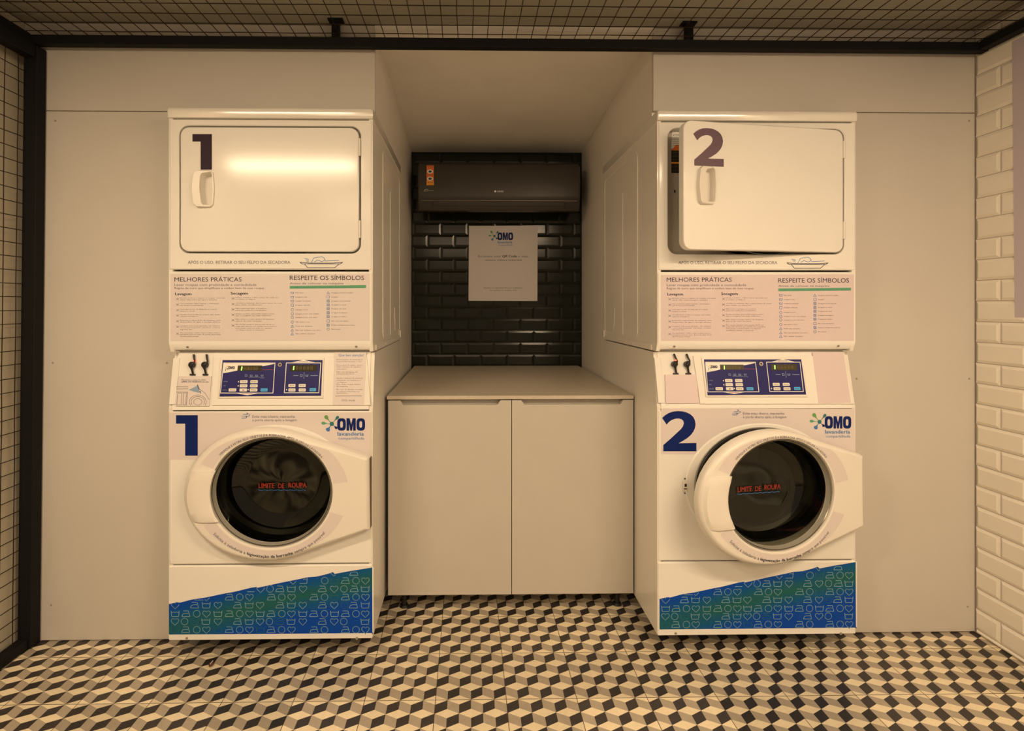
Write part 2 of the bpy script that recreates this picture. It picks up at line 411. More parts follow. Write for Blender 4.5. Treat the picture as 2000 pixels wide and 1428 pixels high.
# side walls
b = MB(); b.box(-1.725, -1.705, -.5, 2.075, 0, 2.40, 'plaster'); tag(b.build('wall_left'), kind='structure')
def tiles(mb, T, u0, u1, v0, v1, tw, th, uo, vo, m, gap=.0025, bev=.011, h=.007, h0=.002, shift=.5, par=0):
    k0 = int(math.floor((v0-vo)/th)); k1 = int(math.ceil((v1-vo)/th))
    for k in range(k0, k1):
        a, c = vo+k*th+gap/2, vo+(k+1)*th-gap/2; a2, c2 = max(a, v0), min(c, v1)
        if c2-a2 < .004: continue
        off = uo+(tw*shift if (k+par) % 2 else 0)
        j = int(math.floor((u0-off)/tw))
        while off+j*tw < u1:
            l, r = max(off+j*tw+gap/2, u0), min(off+(j+1)*tw-gap/2, u1); j += 1
            if r-l < .004: continue
            e = min(bev, (r-l)*.35, (c2-a2)*.35)
            O = [(l, a2, 0), (r, a2, 0), (r, c2, 0), (l, c2, 0)]; I = [(l+e, a2+e, h), (r-e, a2+e, h), (r-e, c2-e, h), (l+e, c2-e, h)]
            O1 = [(p[0], p[1], h0) for p in O]
            mb.loft([O, O1, I], m, T, False, True)
b = MB(); b.box(2.0, 2.02, -.5, 2.075, 0, 2.40, 'wgrout')
tiles(b, fr((2.0, 0, 0), (0, -1, 0), (0, 0, 1)), -2.054, .5, .003, 2.36, .19, .0805, -1.955, 1.2252-.0805*15, 'wtile', par=0, h=.008)
tag(b.build('wall_right', smooth=False), kind='structure')
# niche between the machines: side boards, tiled back, sloping ceiling
zc = lambda y: 2.265+.068*(3.36-y)
for nm, x0, x1 in (('wall_niche_left', -.376, -.361), ('wall_niche_right', .722, .737)):
    b = MB(); T = fr((x0, 0, 0), (0, 1, 0), (0, 0, 1))
    b.prism([(2.0735, 2.035), (2.76, 2.035), (2.76, 0), (3.38, 0), (3.38, zc(3.38)), (2.0735, zc(2.0735))], 0, x1-x0, 'niche', T)
    tag(b.build(nm), kind='structure')
b = MB(); b.box(-.361, .722, 3.36, 3.38, 0, zc(3.36)+.01, 'ggrout')
tiles(b, front(0, 3.36, 0), -.360, .721, .003, 2.262, .1685, .0758, .079, 1.2086-.0758*16, 'gtile', par=0, bev=.012, h=.0054, h0=.003)
tag(b.build('wall_back', smooth=False), kind='structure')
b = MB(); T = fr((-.361, 0, 0), (0, 1, 0), (0, 0, 1)); b.prism([(2.052, zc(2.052)), (3.36, zc(3.36)), (3.36, zc(3.36)+.02), (2.052, zc(2.052)+.02)], 0, 1.083, 'ceil', T)
tag(b.build('ceiling_niche'), kind='structure')
b = MB(); b.box(-1.725, 2.02, -.5, 2.075, 2.372, 2.392, 'ceil_dark'); tag(b.build('ceiling'), kind='structure')
# white boards closing the wall around the machines
def screw_part(mb_parent, x, z, y, m='screwhead', r=.0042, name='screw'):
    b = MB(); T = front(x, y, z)
    b.cyl((0, 0), r, 0, .0012, m, T, 14, r*.85); b.box(-r*.5, r*.5, -.0005, .0005, .0008, .0014, 'galv', T=T)
    return b.build(name, mb_parent)
def panel(x0, x1, z0, z1, label, screws, lean=0):
    t_ = thing('wall_panel', ((x0+x1)/2, 2.065, z0), label, 'wall panel')
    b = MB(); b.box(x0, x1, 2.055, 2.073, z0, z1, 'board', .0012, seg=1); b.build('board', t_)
    for px, py in screws:
        u, v = hit(px, py, front(0, 2.055, 0)); screw_part(t_, u, v, 2.055)
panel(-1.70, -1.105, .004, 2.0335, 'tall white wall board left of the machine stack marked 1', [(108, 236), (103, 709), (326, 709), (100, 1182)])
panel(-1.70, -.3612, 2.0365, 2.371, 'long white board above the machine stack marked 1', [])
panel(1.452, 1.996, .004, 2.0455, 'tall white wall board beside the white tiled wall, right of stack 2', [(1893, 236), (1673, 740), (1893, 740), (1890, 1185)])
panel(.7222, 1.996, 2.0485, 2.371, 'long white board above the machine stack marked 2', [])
# ------------------------------------------------------------------ wire mesh frames
def wires(mb, T, u0, u1, v0, v1, du, dv, uo, vo, r=.0016, wob=.0015):
    k = math.ceil((u0-uo)/du); rnd = random.Random(3)
    while uo+k*du <= u1:
        u = uo+k*du; n = max(2, int((v1-v0)/.16)); mb.tube([(u+rnd.uniform(-wob, wob), v0+(v1-v0)*i/n, rnd.uniform(0, .002)) for i in range(n+1)], r, 'wire', 5, T); k += 1
    k = math.ceil((v0-vo)/dv)
    while vo+k*dv <= v1:
        v = vo+k*dv; n = max(2, int((u1-u0)/.16)); mb.tube([(u0+(u1-u0)*i/n, v+rnd.uniform(-wob, wob), .002+rnd.uniform(0, .002)) for i in range(n+1)], r, 'wire', 5, T); k += 1
t_ = thing('mesh_screen', (-1.65, 1.2, 0), 'black framed wire mesh screen standing against the left wall', 'mesh screen')
ln = .024   # the screen leans slightly
def leanb(x0, x1, y0, y1, z0, z1, nm):
    b = MB(); b.box(x0, x1, y0, y1, z0, z1, 'black_metal', .002, seg=1)
    for v in b.bm.verts: v.co.x += ln*(v.co.z/2.28-1)
    b.build(nm, t_)
leanb(-1.662, -1.612, 2.005, 2.050, .004, 2.262, 'post')
leanb(-1.662, -1.622, -.3, 2.003, .004, .040, 'bottom_rail')
leanb(-1.662, -1.616, -.3, 2.003, 2.215, 2.262, 'top_rail')
b = MB(); wires(b, fr((-1.648, 0, 0), (0, -1, 0), (0, 0, 1)), -2.0, .3, .035, 2.22, .0555, .0496, -1.857, .03)
for v in b.bm.verts: v.co.x += ln*(v.co.z/2.28-1)
b.build('wire_mesh', t_)
t_ = thing('mesh_ceiling', (.18, 1.2, 2.27), 'suspended wire mesh ceiling with black steel border above both machine stacks', 'mesh ceiling')
b = MB(); b.box(-1.662, 1.998, 2.000, 2.032, 2.266, 2.300, 'black_metal', .002, seg=1); b.build('front_beam', t_)
b = MB(); b.box(1.958, 1.992, -.3, 1.998, 2.268, 2.302, 'black_metal', .002, seg=1); b.build('side_beam', t_)
b = MB(); b.box(-1.662, -1.630, -.3, 1.998, 2.268, 2.302, 'black_metal', .002, seg=1); b.build('side_beam', t_)
for px in (656, 1345):
    u, v = hit(px, 70, front(0, 2.015, 0))
    b = MB(); b.box(u-.014, u+.014, 2.004, 2.028, 2.298, 2.371, 'black_metal', .001, seg=1); b.box(u-.028, u+.028, 2.000, 2.034, 2.366, 2.371, 'black_metal'); b.build('hanger', t_)
b = MB(); wires(b, fr((0, 0, 2.303), (1, 0, 0), (0, 1, 0)), -1.64, 1.97, .4, 2.02, .0555, .0625, .0157, 1.924); b.build('wire_mesh', t_)
# lilac sheet on the tiled wall
b = MB(); T = fr((1.9935, 1.905, 0), (0, -1, 0), (0, 0, 1)); b.prism([(.006, 1.245), (.80, 1.245), (.80, 2.255), (-.004, 2.255)], 0, .002, 'lilac', T)
tag(b.build('wall_sheet'), 'plain lilac sheet hung high on the white tiled wall', 'sheet')

# ================================================================== MACHINES
YF = 1.95; DEP = .785; WID = .744
X0 = {1: -1.0955, 2: .7005}
F1 = front(X0[1], YF, 0)
def cfront(m, w=0): return front(X0[m], YF-w, 0)
zc0, zc1, yc1 = .912, 1.114, .042       # sloping console
CON = {m: fr((X0[m], YF, zc0), (1, 0, 0), (0, yc1, zc1-zc0)) for m in (1, 2)}
def q1(px, py, w=0): return hit(px, py, front(X0[1], YF-w, 0))
DW = .048                              # thickness of the washer door
OUT = [q1(518.5+158.5*math.cos(k*math.pi/24), 965-129.5*math.sin(k*math.pi/24), DW*.6) for k in range(48)]
OUT = hull(OUT+[q1(722, 893, DW*.6), q1(723.5, 1032, DW*.6), q1(716, 890, DW*.6), q1(716, 1035, DW*.6)])
GC = q1(528.5, 963, DW); GRX, GRY = .2185, .1985

def care_icon(pr, kind, x, y, s, m, wd=.9, clipf=None, dw=.0002):
    L = lambda P, c=True: pr.line(P, wd, m, c, dw, clipf)
    if kind == 'c': L([(x+s*.36*math.cos(k*math.pi/7), y-s*.36*math.sin(k*math.pi/7)) for k in range(14)])
    elif kind == 'h':
        P = []
        for k in range(16):
            a = 2*math.pi*k/16; P.append((x+s*.026*16*math.sin(a)**3, y-s*.026*(13*math.cos(a)-5*math.cos(2*a)-2*math.cos(3*a)-math.cos(4*a))))
        L(P)
    elif kind == 'b': L([(x-s*.44, y-s*.3), (x-s*.36, y+s*.3), (x+s*.36, y+s*.3), (x+s*.44, y-s*.3)], False); L([(x-s*.42, y-s*.22), (x-s*.28, y-s*.12), (x-s*.14, y-s*.2), (x, y-s*.12), (x+s*.14, y-s*.2), (x+s*.28, y-s*.12), (x+s*.42, y-s*.22)], False)
    elif kind == 'i': L([(x-s*.46, y+s*.3), (x-s*.34, y+s*.02), (x-s*.1, y-s*.04), (x+s*.32, y-s*.04), (x+s*.42, y+s*.3)]); L([(x-s*.28, y-s*.3), (x+s*.26, y-s*.3), (x+s*.32, y-s*.04)], False)
    elif kind == 't': L([(x-s*.4, y+s*.34), (x+s*.4, y+s*.34), (x, y-s*.36)])
    elif kind == 's': L([(x-s*.36, y-s*.36), (x+s*.36, y-s*.36), (x+s*.36, y+s*.36), (x-s*.36, y+s*.36)])
    elif kind == 'x': L([(x-s*.4, y-s*.3), (x+s*.4, y+s*.3)], False); L([(x-s*.4, y+s*.3), (x+s*.4, y-s*.3)], False)
    elif kind == 'o': L([(x-s*.36, y-s*.36), (x+s*.36, y-s*.36), (x+s*.36, y+s*.36), (x-s*.36, y+s*.36)]); L([(x+s*.2*math.cos(k*math.pi/4), y-s*.2*math.sin(k*math.pi/4)) for k in range(8)])

def side_profile(m, mb, pts, mt):
    for x0 in (X0[m], X0[m]+WID-.014):
        mb.prism(pts, 0, .014, mt, fr((x0, YF, 0), (0, 1, 0), (0, 0, 1)))

def washer(m, label):
    x0 = X0[m]; T = cfront(m)
    t_ = thing('washing_machine', (x0+WID/2, YF+.39, 0), label, 'washing machine', 'stacked laundry machines')
    P = lambda name, b, par=None, label=None, origin=None: b.build(name, par or t_, origin, label=label)
    b = MB(); side_profile(m, b, [(.004, .068), (.004, .908), (.006, .915), (yc1+.004, 1.112), (DEP, 1.112), (DEP, .068)], 'enamel_side')
    b.box(x0+.014, x0+WID-.014, YF+DEP-.012, YF+DEP, .068, 1.112, 'enamel_side'); b.box(x0+.014, x0+WID-.014, YF+.16, YF+DEP-.012, 1.10, 1.112, 'enamel_side')
    b.box(x0+.014, x0+WID-.014, YF+.03, YF+DEP-.012, .080, .092, 'black'); P('cabinet', b)
    for fx in (.06, WID-.06):
        for fy in (.20, DEP-.06):
            b = MB(); b.cyl((x0+fx, YF+fy), .022, .0, .012, 'black', n=16); b.cyl((x0+fx, YF+fy), .008, .012, .08, 'black', n=10); P('foot', b)
    # upper front with the porthole
    zA, zB = .341, .9; c = GC
    rect = [(.002, zA), (WID-.002, zA), (WID-.002, zB), (.002, zB)]
    A = angs(c, rect); hx, hy = .243, .211; R = lambda a: rad(rect, c, a)
    b = MB(); e = .005
    rect2 = [(.002+e, zA+e), (WID-.002-e, zA+e), (WID-.002-e, zB-e), (.002+e, zB-e)]; R2 = lambda a: rad(rect2, c, a)
    b.loft([ringpts(c, A, R, -.03), ringpts(c, A, R, -.004), ringpts(c, A, lambda a: R(a)*.3+R2(a)*.7, -.001), ringpts(c, A, R2, 0),
            ringpts(c, A, ell(hx+.045, hy+.022), 0), ringpts(c, A, ell(hx+.040, hy+.017), .004), ringpts(c, A, ell(hx+.012, hy+.008), .004), ringpts(c, A, ell(hx+.006, hy+.004), .0), ringpts(c, A, ell(hx, hy), -.006), ringpts(c, A, ell(hx, hy), -.03)], 'enamel', T)
    fp = P('front_panel', b)
    if m == 2:
        b = MB(); u, v = hit(1337, 948, T); b.box(u-.009, u+.009, v-.019, v+.019, .0035, .0075, 'plastic', .001, T=T); b.box(u-.003, u+.005, v-.003, v+.008, .007, .0082, 'black', T=T); b.box(u-.006, u+.006, v-.013, v-.008, .007, .0085, 'chrome', T=T)
        b.cyl((u, v+.026), .0025, .003, .005, 'black', T); b.cyl((u, v-.028), .0025, .003, .005, 'black', T); P('latch_plate', b)
    b = MB(); A2 = [2*math.pi*k/72 for k in range(72)]
    b.loft([ringpts(c, A2, ell(hx-r, hy-r), w) for r, w in ((0, -.004), (.004, .0), (.012, -.002), (.018, -.02), (.014, -.035), (.02, -.05), (.036, -.06), (.04, -.075), (.034, -.09))], 'rubber', T); P('door_gasket', b)
    b = MB(); DR = .27
    b.loft([ringpts(c, A2, ell(r*.95, r*.95), w) for r, w in ((.245, -.085), (.25, -.10), (.27, -.115), (DR, -.48), (.20, -.50), (.12, -.49), (.02, -.485))], 'drum', T, False, True)
    for k in range(3):
        a = math.radians(100+120*k); d = Vector((math.cos(a), math.sin(a))); n = Vector((-d.y, d.x))
        cc = Vector(c); o1 = cc+d*.25; ip = cc+d*.19
        b.loft([[(*(o1+n*.035), w), (*(ip+n*.012), w), (*(ip-n*.012), w), (*(o1-n*.035), w)] for w in (-.13, -.46)], 'drum', T, True, True)
    P('drum', b)
    # sticker on the upper front
    b = MB(); W0 = .0005
    if m == 1:
        pr = Print(b, T, w=W0); card = [q1(330, 898), q1(725, 898), q1(725, 805.5), q1(330, 805.5)]
    else:
        pr = Print(b, T, w=W0); card = [hit(1291, 887.5, T), hit(1668, 887.5, T), hit(1668, 798, T), hit(1291, 798, T)]
    cv = [tuple(p) for p in card]; AA = [a for a in angs(c, cv, n=72)]
    out = [(rad(cv, c, a), a) for a in AA]; inn = ell(hx+.046, hy+.0225)
    for (r1, a1), (r2, a2) in zip(out, out[1:]):
        # only the part of the card outside the raised ring
        if r1 > inn(a1) or r2 > inn(a2):
            r1 = max(r1, inn(a1)); r2 = max(r2, inn(a2))
            yb = cv[0][1]
            q = [(inn(a1), a1), (r1, a1), (r2, a2), (inn(a2), a2)]
            pts = [(c[0]+r*math.cos(a), c[1]+r*math.sin(a), W0) for r, a in q]
            if max(p[1] for p in pts) < yb: continue
            pts = [(p[0], max(p[1], yb), p[2]) for p in pts]
            b.face(pts, 'sticker', T)
    pr.w = W0+.0003
    if m == 1:
        digit1(pr, 344, 811, 386.5, 890, 'navy'); dx, dy = 0, 0
        pr.logo(629, 810, 714, 860); wx, wy = 472, 808; tx0, tx1, ty = 493, 580, 816
    else:
        digit2(pr, 1293, 803, 1360, 881.5, 'navy'); pr.logo(1582, 806, 1663, 856); wx, wy = 1430, 802; tx0, tx1, ty = 1451, 536+1000, 810
    pr.text('Evite mau cheiro, mantenha', tx0, ty, tx1-4, ty-5.2, 'greyink', .004); pr.text('a porta aberta após a lavagem', tx0, ty+6.6, tx1, ty+1.8, 'greyink', .004)
    for k, (a, l) in enumerate(((2, 12), (5, 16), (8.5, 10))):
        yy = wy+a; pr.line([(wx+(0 if k else 3), yy), (wx+l-3, yy), (wx+l, yy-1.2), (wx+l, yy-3), (wx+l-2.5, yy-3.4)], 1.1, 'sky' if k != 1 else 'paleblue')
    P('front_sticker', b)
    # kick panel
    b = MB(); zK = .086
    b.prism([(0, .0665), (.006, .063), (.010, .062), (.010, .2), (0.012, .336), (.004, .336), (0, .332), (0, zK)], .0, WID-.006, 'enamel', fr((x0+.003, YF, 0), (0, 1, 0), (0, 0, 1)))
    kp = P('kick_panel', b)
    for px in (365, 697):
        u, v = q1(px, 1246.5); bb = MB(); bb.cyl((u, v), .005, -.001, .0012, 'galv', T, 14); bb.box(u-.003, u+.003, v-.0007, v+.0007, .001, .0016, 'black', T=T); bb.build('screw', kp)
    b = MB()
    Fp = F1 if m == 1 else T; off = (0, 0)
    edge1 = [(330, 1180), (345, 1176.5), (352, 1177), (375, 1171), (402, 1167), (440, 1159), (455, 1156.5), (478, 1151), (490, 1148), (501, 1146.5), (503, 1148), (522, 1144), (552, 1137.5), (580, 1132), (601, 1127.5), (620, 1126), (640, 1121), (650, 1117.5), (654, 1121), (680, 1116), (705, 1112), (727, 1108.5)]
    dl = (lambda x, y: (x, y)) if m == 1 else (lambda x, y: (1288+(x-330)*383/397, y-10.0-(x-330)*.6/397))
    pr = Print(b, Fp, T, w=.0006)
    bot1 = 1239.5
    pr.poly([dl(*p) for p in [(331, bot1+1.3), (728, bot1-.8)] + [(728.5, 1107)]+[(330.5, bot1+1)]], 'white') if False else None
    pr.line([dl(330, bot1), dl(728, bot1-2.5), dl(728, 1108)], 3, 'white', dw=-.0002)
    pr.poly([dl(*p) for p in [(330, bot1), (727.5, bot1-3)]+edge1[::-1]], 'kick')
    def under(p):
        x, y = p
        for a, c_ in zip(edge1, edge1[1:]):
            A_, C_ = dl(*a), dl(*c_)
            if A_[0] <= x <= C_[0]: return y > A_[1]+(C_[1]-A_[1])*(x-A_[0])/(C_[0]-A_[0])+.6
        return False
    rows = {165: '1445h 1615i', 235: '1097h 1185b 1367c 1450B 1543i 1632c 1712h', 305: '740b 822h 902c 987i 1083b 1182h 1347i 1447h 1530c 1618i 1710b',
            375: '300i 362h 557i 645c 728h 915i 1002c 1085h 1277i 1365c 1450B 1543i 1632c 1712h', 443: '97h 263i 360b 460h 545C 627i 725b 817h 900C 987i 1083b 1180h 1265C 1347i 1447h 1535C 1612i 1710b',
            516: '97b 190i 280c 363h 460b 557i 645c 728h 818b 912i 1002c 1084h 1180b 1274i 1364c 1450b 1543i 1632c 1710h',
            582: '95h 177c 265B 357b 460h 545C 627i 725b 817h 897c 985I 1080b 1180h 1347i 1447h 1528c 1708b', 652: '95B 187i 280c 362h 460B 557i 645c 728h 820B 912i 1000c 1085h 1277i 1365c 1543i 1632c 1712h'}
    for yy, rs in rows.items():
        for it in rs.split():
            k = it[-1]; x = float(it[:-1]); X_, Y_ = dl(320+x*.23, 1080+yy*.23)
            care_icon(pr, k.lower(), X_, Y_, 18.5, 'kickline' if k.islower() else 'kicklinedim', 1.0, under)
    b_ = P('kick_sticker', b, origin=(x0, YF, 0))
    # sloping console
    b = MB(); Tp = fr((x0+.014, YF, 0), (0, 1, 0), (0, 0, 1))
    b.prism([(.0, zc0-.006), (.0, zc0), (yc1, zc1), (yc1+.03, zc1), (yc1+.03, zc0-.006)], 0, WID-.028, 'enamel', Tp)
    C = CON[m]; qc = lambda px, py: hit(px, py, CON[1])
    # raised fields around the recess for the soap cables
    x1_, y0_ = qc(416, 795); x2_, y1_ = qc(418, 693)
    b.prism([qc(352, 700), qc(339.5, 700), qc(331, 790), qc(344, 790)][::-1], -.001, .005, 'enamel', C, .002)
    b.prism([qc(414.5, 792), qc(724, 792), qc(717, 697), qc(418, 697)], -.001, .005, 'enamel', C, .002)
    cs = P('console', b)
    cc = qc(383, 714)
    for px, led in ((377, True), (402, False)):
        a = [qc(px+3, 693), qc(px+4, 700), qc(px+6, 707), qc(px+2, 711), qc(px-1, 715), qc(px, 722), qc(px+1, 731)]
        bb = MB(); bb.tube([(p[0], p[1], w) for p, w in zip(a, (.006, .008, .010, .012, .012, .008, .004))], [.004, .0035, .003, .008, .0085, .004, .0035], 'black', 8, C)
        q = qc(px, 732); bb.box(q[0]-.010, q[0]+.010, q[1]-.003, q[1]+.003, 0, .006, 'black', .001, T=C)
        q = qc(px, 713); bb.cyl(q, .011, 0, .014, 'black', C, 14)
        bb.build('valve_lever', cs)
        if led:
            bb = MB(); q = qc(px+5, 706); bb.cyl(q, .003, .004, .012, 'led', C, 10); bb.build('indicator_lamp', cs)
    # console stickers
    def csticker(pts, mt, name, draw=None):
        bb = MB(); Fp_ = CON[1] if m == 1 else C
        Q = [hit(px, py, Fp_) for px, py in pts]; bb.prism(Q, 0, .0058, mt, C)
        if draw: draw(Print(bb, Fp_, C, w=.0060))
        bb.build(name, cs)
    if m == 1:
        def d1(pr):
            pr.text('Mantenha a caixa de sabão', 356, 743.5, 404, 740.5, 'greyink', .01); pr.text('LIMPA DO RESÍDUO no uso', 356, 747.5, 409, 744.5, 'ink', .02)
            pr.poly([(370, 762), (388, 753), (391, 764), (390, 768)], 'paleblue'); pr.line([(387, 752), (391, 761)], 1.4, 'ink'); pr.line([(392, 764), (393, 768)], 1.4, 'ink')
            pr.line([(346, 756), (369, 756)], .8, 'fineink'); pr.line([(347, 760), (369, 760)], .8, 'fineink'); pr.line([(346, 766), (368, 766), (366, 792)], .8, 'fineink')
            pr.line([(349, 768), (357, 768), (356, 791), (347, 791)], .7, 'fineink', True); pr.line([(360, 768), (366, 768), (364, 791), (359, 791)], .7, 'fineink', True)
            for r in (8, 13, 16.5): pr.line([(388+r*math.cos(k*math.pi/12), 785-r*.80*math.sin(k*math.pi/12)) for k in range(-2 if r > 9 else 0, 15 if r > 9 else 24)], .7, 'fineink', r < 9)
            pr.line([(391, 760), (402, 768), (410, 780)], .7, 'fineink')
        csticker([(344, 793), (410, 793), (414, 735), (350, 735)], 'sticker', 'soap_box_sticker', d1)
        def d2(pr):
            pr.text('Que lavo atenção!', 662, 696.5, 711, 691.5, 'sky', .01)
            tx = [(704, 'Informações de lavanderia'), (707.5, 'compartilhada para o uso'), (714.5, 'Use a dose de sabão certa e'), (718, 'evite excesso de espuma'), (722, 'amaciante.'), (728, 'Não use alvejante na'), (731.5, 'máquina lavadora.'), (740, 'Ajude a limpeza da máquina'), (744, 'retirando os resíduos e'), (748, 'os fiapos.'), (752, 'Não deixe roupas dentro'), (756, 'da máquina.'), (762, 'Em caso de dúvidas consulte'), (766, 'os vídeos tutoriais no'), (769, 'aplicativo.')]
            for y, s_ in tx: pr.text(s_, 658, y, 658+min(51, len(s_)*2.05), y-2.2, 'fineink', .012, 1)
            pr.line([(656, 774), (707, 773.5)], .8, 'fineink'); pr.text('OO mob', 668, 784, 694, 780, 'greyink')
        csticker([(650.5, 791.5), (711.5, 790.5), (716.5, 689), (654, 689)], 'sticker', 'notice_sticker', d2)
    else:
        csticker([(1300, 788), (1364, 787.5), (1358, 732), (1298, 732)], 'pink', 'blank_sticker')
        csticker([(1597, 788), (1660, 787), (1645, 688.5), (1585, 689)], 'pink', 'blank_sticker')
    # control panel
    bb = MB(); bb.prism([qc(428, 778), qc(631.5, 778), qc(634, 699.5), qc(433, 699.5)], .0, .0095, 'plastic', C, .0015)
    pr = Print(bb, CON[1], C, w=.0097)
    pr.poly([(431, 775), (628.5, 773.5), (631.5, 704), (437, 704)], 'overlay')
    pr.line([(439, 709.5), (539, 709.5), (535, 768), (433, 768)], 1.3, 'white', True)
    pr.poly([(438, 729.5), (455, 726.5), (470, 723), (505, 717), (520, 715), (529, 713.2), (538, 711), (539, 709.5), (439, 709.5)], 'white', .0002)
    pr.poly([(460, 768), (485, 772.4), (510, 768)], 'white', .0002); pr.line([(475, 769.7), (495, 769.7)], .9, 'red', dw=.0004)
    pr.wordmark(448, 721.5, 461, 716, 'ink', .0006)
    for dx_, dy_, m__ in ((0, 0, 'lgreen'), (3, -2, 'orange2'), (-1, 5, 'teal'), (3, 3, 'ink')): pr.line([(444+dx_*.6, 718+dy_*.6), (444+dx_*1.3, 718+dy_*1.3+.5)], 1.2, m__, dw=.0006)
    pr.line([(513, 723), (536, 722.8)], .8, 'red')
    pr.text('LIMPEZA', 439, 746.5, 447, 744.8, 'paleblue', res=1); pr.text('PRÉ', 438, 754.5, 443, 752.8, 'paleblue', res=1); pr.text('SELEÇÃO', 437, 763, 446, 761.2, 'paleblue', res=1)
    for x, k in ((483, 's'), (493, 'b'), (503, 'b'), (514, 'b')): care_icon(pr, k, x, 734, 5, 'paleblue', .7)
    pr.line([(488, 737), (509, 737)], .7, 'paleblue'); pr.line([(510, 738.5), (518, 738.5)], .7, 'paleblue')
    pr.line([(561, 709.5), (628, 709.5), (624, 767.5), (557, 767.5)], 1.3, 'white', True)
    pr.poly([(571, 708.5), (617, 708.5), (594.5, 703.8)], 'white', .0002); pr.line([(585, 707), (603, 707)], .8, 'ink', dw=.0004)
    pr.line([(575, 734), (584, 734)], 1, 'paleblue'); care_icon(pr, 's', 590, 734, 5, 'paleblue', .9); pr.line([(595.5, 728), (595, 740)], .8, 'paleblue'); care_icon(pr, 'b', 601, 734, 5.5, 'paleblue', .9); pr.line([(608, 734), (622, 734)], 1, 'paleblue')
    for x, y in ((468, 746), (467.5, 754), (487, 761.5), (561.5, 761.5)): pr.line([(x, y-.8), (x, y+.8)], 1.6, 'white')
    cp = bb.build('control_panel', cs)
    for pts, dg in (([(466, 724.5), (513, 724.5), (514, 714.5), (467, 714.5)], (474, 720.3)), ([(567, 725.5), (619, 725.5), (621, 713.5), (569, 713.5)], (575, 719.5))):
        d = MB(); d.prism([qc(*p) for p in pts], .0095, .0108, 'lcd', C); p2 = Print(d, CON[1], C, w=.0109)
        sx = 1.0 if dg[0] < 500 else 1.12
        p2.line([(dg[0]+1, dg[1]-3.2), (dg[0], dg[1]+3.2)], 1.9*sx, 'lit')
        for k in range(1, 6):
            x = dg[0]+k*(5.9 if sx == 1 else 7)
            p2.line([(x-1.3, dg[1]-2.8), (x+2.1, dg[1]-2.8), (x+1.7, dg[1]+2.8), (x-1.7, dg[1]+2.8)], .6, 'digit', True); p2.line([(x-1.4, dg[1]), (x+1.8, dg[1])], .6, 'digit')
        d.build('display', cp)
    for x, y, w_, mt, s_ in ((478.5, 746, 15, 'key', 'Tira'), (498.5, 746, 15, 'key', 'Extra'), (478, 754, 15, 'key', 'Cores'), (498, 754, 15, 'key', 'Branco'), (456.5, 762, 15, 'key', 'Menu'), (477.5, 762, 15, 'key', ''), (497.5, 762, 15, 'key', 'Mix'), (518, 762, 14, 'keyblue', 'Iniciar'),
                         (572, 753.5, 14, 'key', 'Alta'), (592, 753.5, 14, 'key', 'Baixa'), (572, 762, 14, 'key', 'Normal'), (592, 762, 14, 'key', 'Delicado'), (612.5, 761.5, 13, 'keyblue', 'Iniciar')):
        d = MB(); a = qc(x-w_/2, y+3); e_ = qc(x+w_/2, y-3)
        d.prism(rrect(a[0], a[1], e_[0], e_[1], .0025, 3), .0095, .0112, mt, C)
        p2 = Print(d, CON[1], C, w=.0113)
        if s_: p2.text(s_, x-w_*.32, y+1, x+w_*.32, y-1.2, 'ink' if mt == 'key' else 'navy', 0, 1)
        else: p2.poly([(x-2, y+1), (x+2.5, y+1), (x, y-1)], 'ink')
        d.build('button', cp)
    d = MB(); q = qc(549, 713); d.cyl(q, .0088, .009, .0125, 'chrome', C, 18, .0075); d.cyl(q, .004, .0125, .0132, 'black', C, 12); d.build('key_lock', cp)
    # ---------------- door (hinged on the right)
    hx_ = X0[m]+q1(722, 960, DW*.3)[0]
    HO = (hx_, YF-.010, GC[1]); T1 = cfront(m)
    c = GC; A = angs(c, OUT, n=120); RO = lambda a: rad(OUT, c, a); RI = ell(GRX, GRY)
    b = MB(); mx = lambda f, k, lim=1.0: (lambda a: max(RI(a)+.006, RO(a)-k))
    b.loft([ringpts(c, A, lambda a: RO(a)-.006, .006), ringpts(c, A, RO, .012), ringpts(c, A, RO, DW*.60), ringpts(c, A, mx(RO, .004), DW*.80), ringpts(c, A, mx(RO, .012), DW*.95), ringpts(c, A, mx(RO, .020), DW),
            ringpts(c, A, lambda a: RI(a)+.006, DW), ringpts(c, A, lambda a: RI(a)+.001, DW-.003), ringpts(c, A, RI, DW-.008), ringpts(c, A, lambda a: RI(a)-.004, .012), ringpts(c, A, lambda a: RI(a)+.004, .006), ringpts(c, A, lambda a: RO(a)-.006, .006)], 'plastic', T1)
    dr = P('door', b, origin=HO)
    b = MB(); A3 = [2*math.pi*k/96 for k in range(96)]
    b.loft([ringpts(c, A3, lambda a, r=r: RI(a)*r, w) for r, w in ((1.0, .034), (.985, .041), (.965, .036), (.955, .026), (.94, .022))], 'grey_plastic', T1)
    b.loft([ringpts(c, A3, lambda a, r=r: RI(a)*r, w) for r, w in ((.975, .0395), (.970, .0415), (.965, .0395))], 'chrome', T1); b.build('glass_rim', dr)
    b = MB(); b.loft([ringpts(c, A3, lambda a, r=r: RI(a)*r, w) for r, w in ((.945, .022), (.93, .0), (.90, -.03), (.84, -.055), (.72, -.066), (.60, -.07), (.01, -.073))], 'glass', T1, False, True)
    gl = b.build('glass_bowl', dr)
    b = MB(); Fg = front(X0[1], YF+.068, 0); Ft = front(X0[m], YF+.066, 0)
    pr = Print(b, Fg, Ft, w=.0)
    xx = 506
    for s_, wd_, yy in (('LIMITE', 30, 953), ('DE', 12, 953.5), ('ROUPA', 35, 952)): pr.text(s_, xx, yy, xx+wd_, yy-9.5, 'red', .02); xx += wd_+8
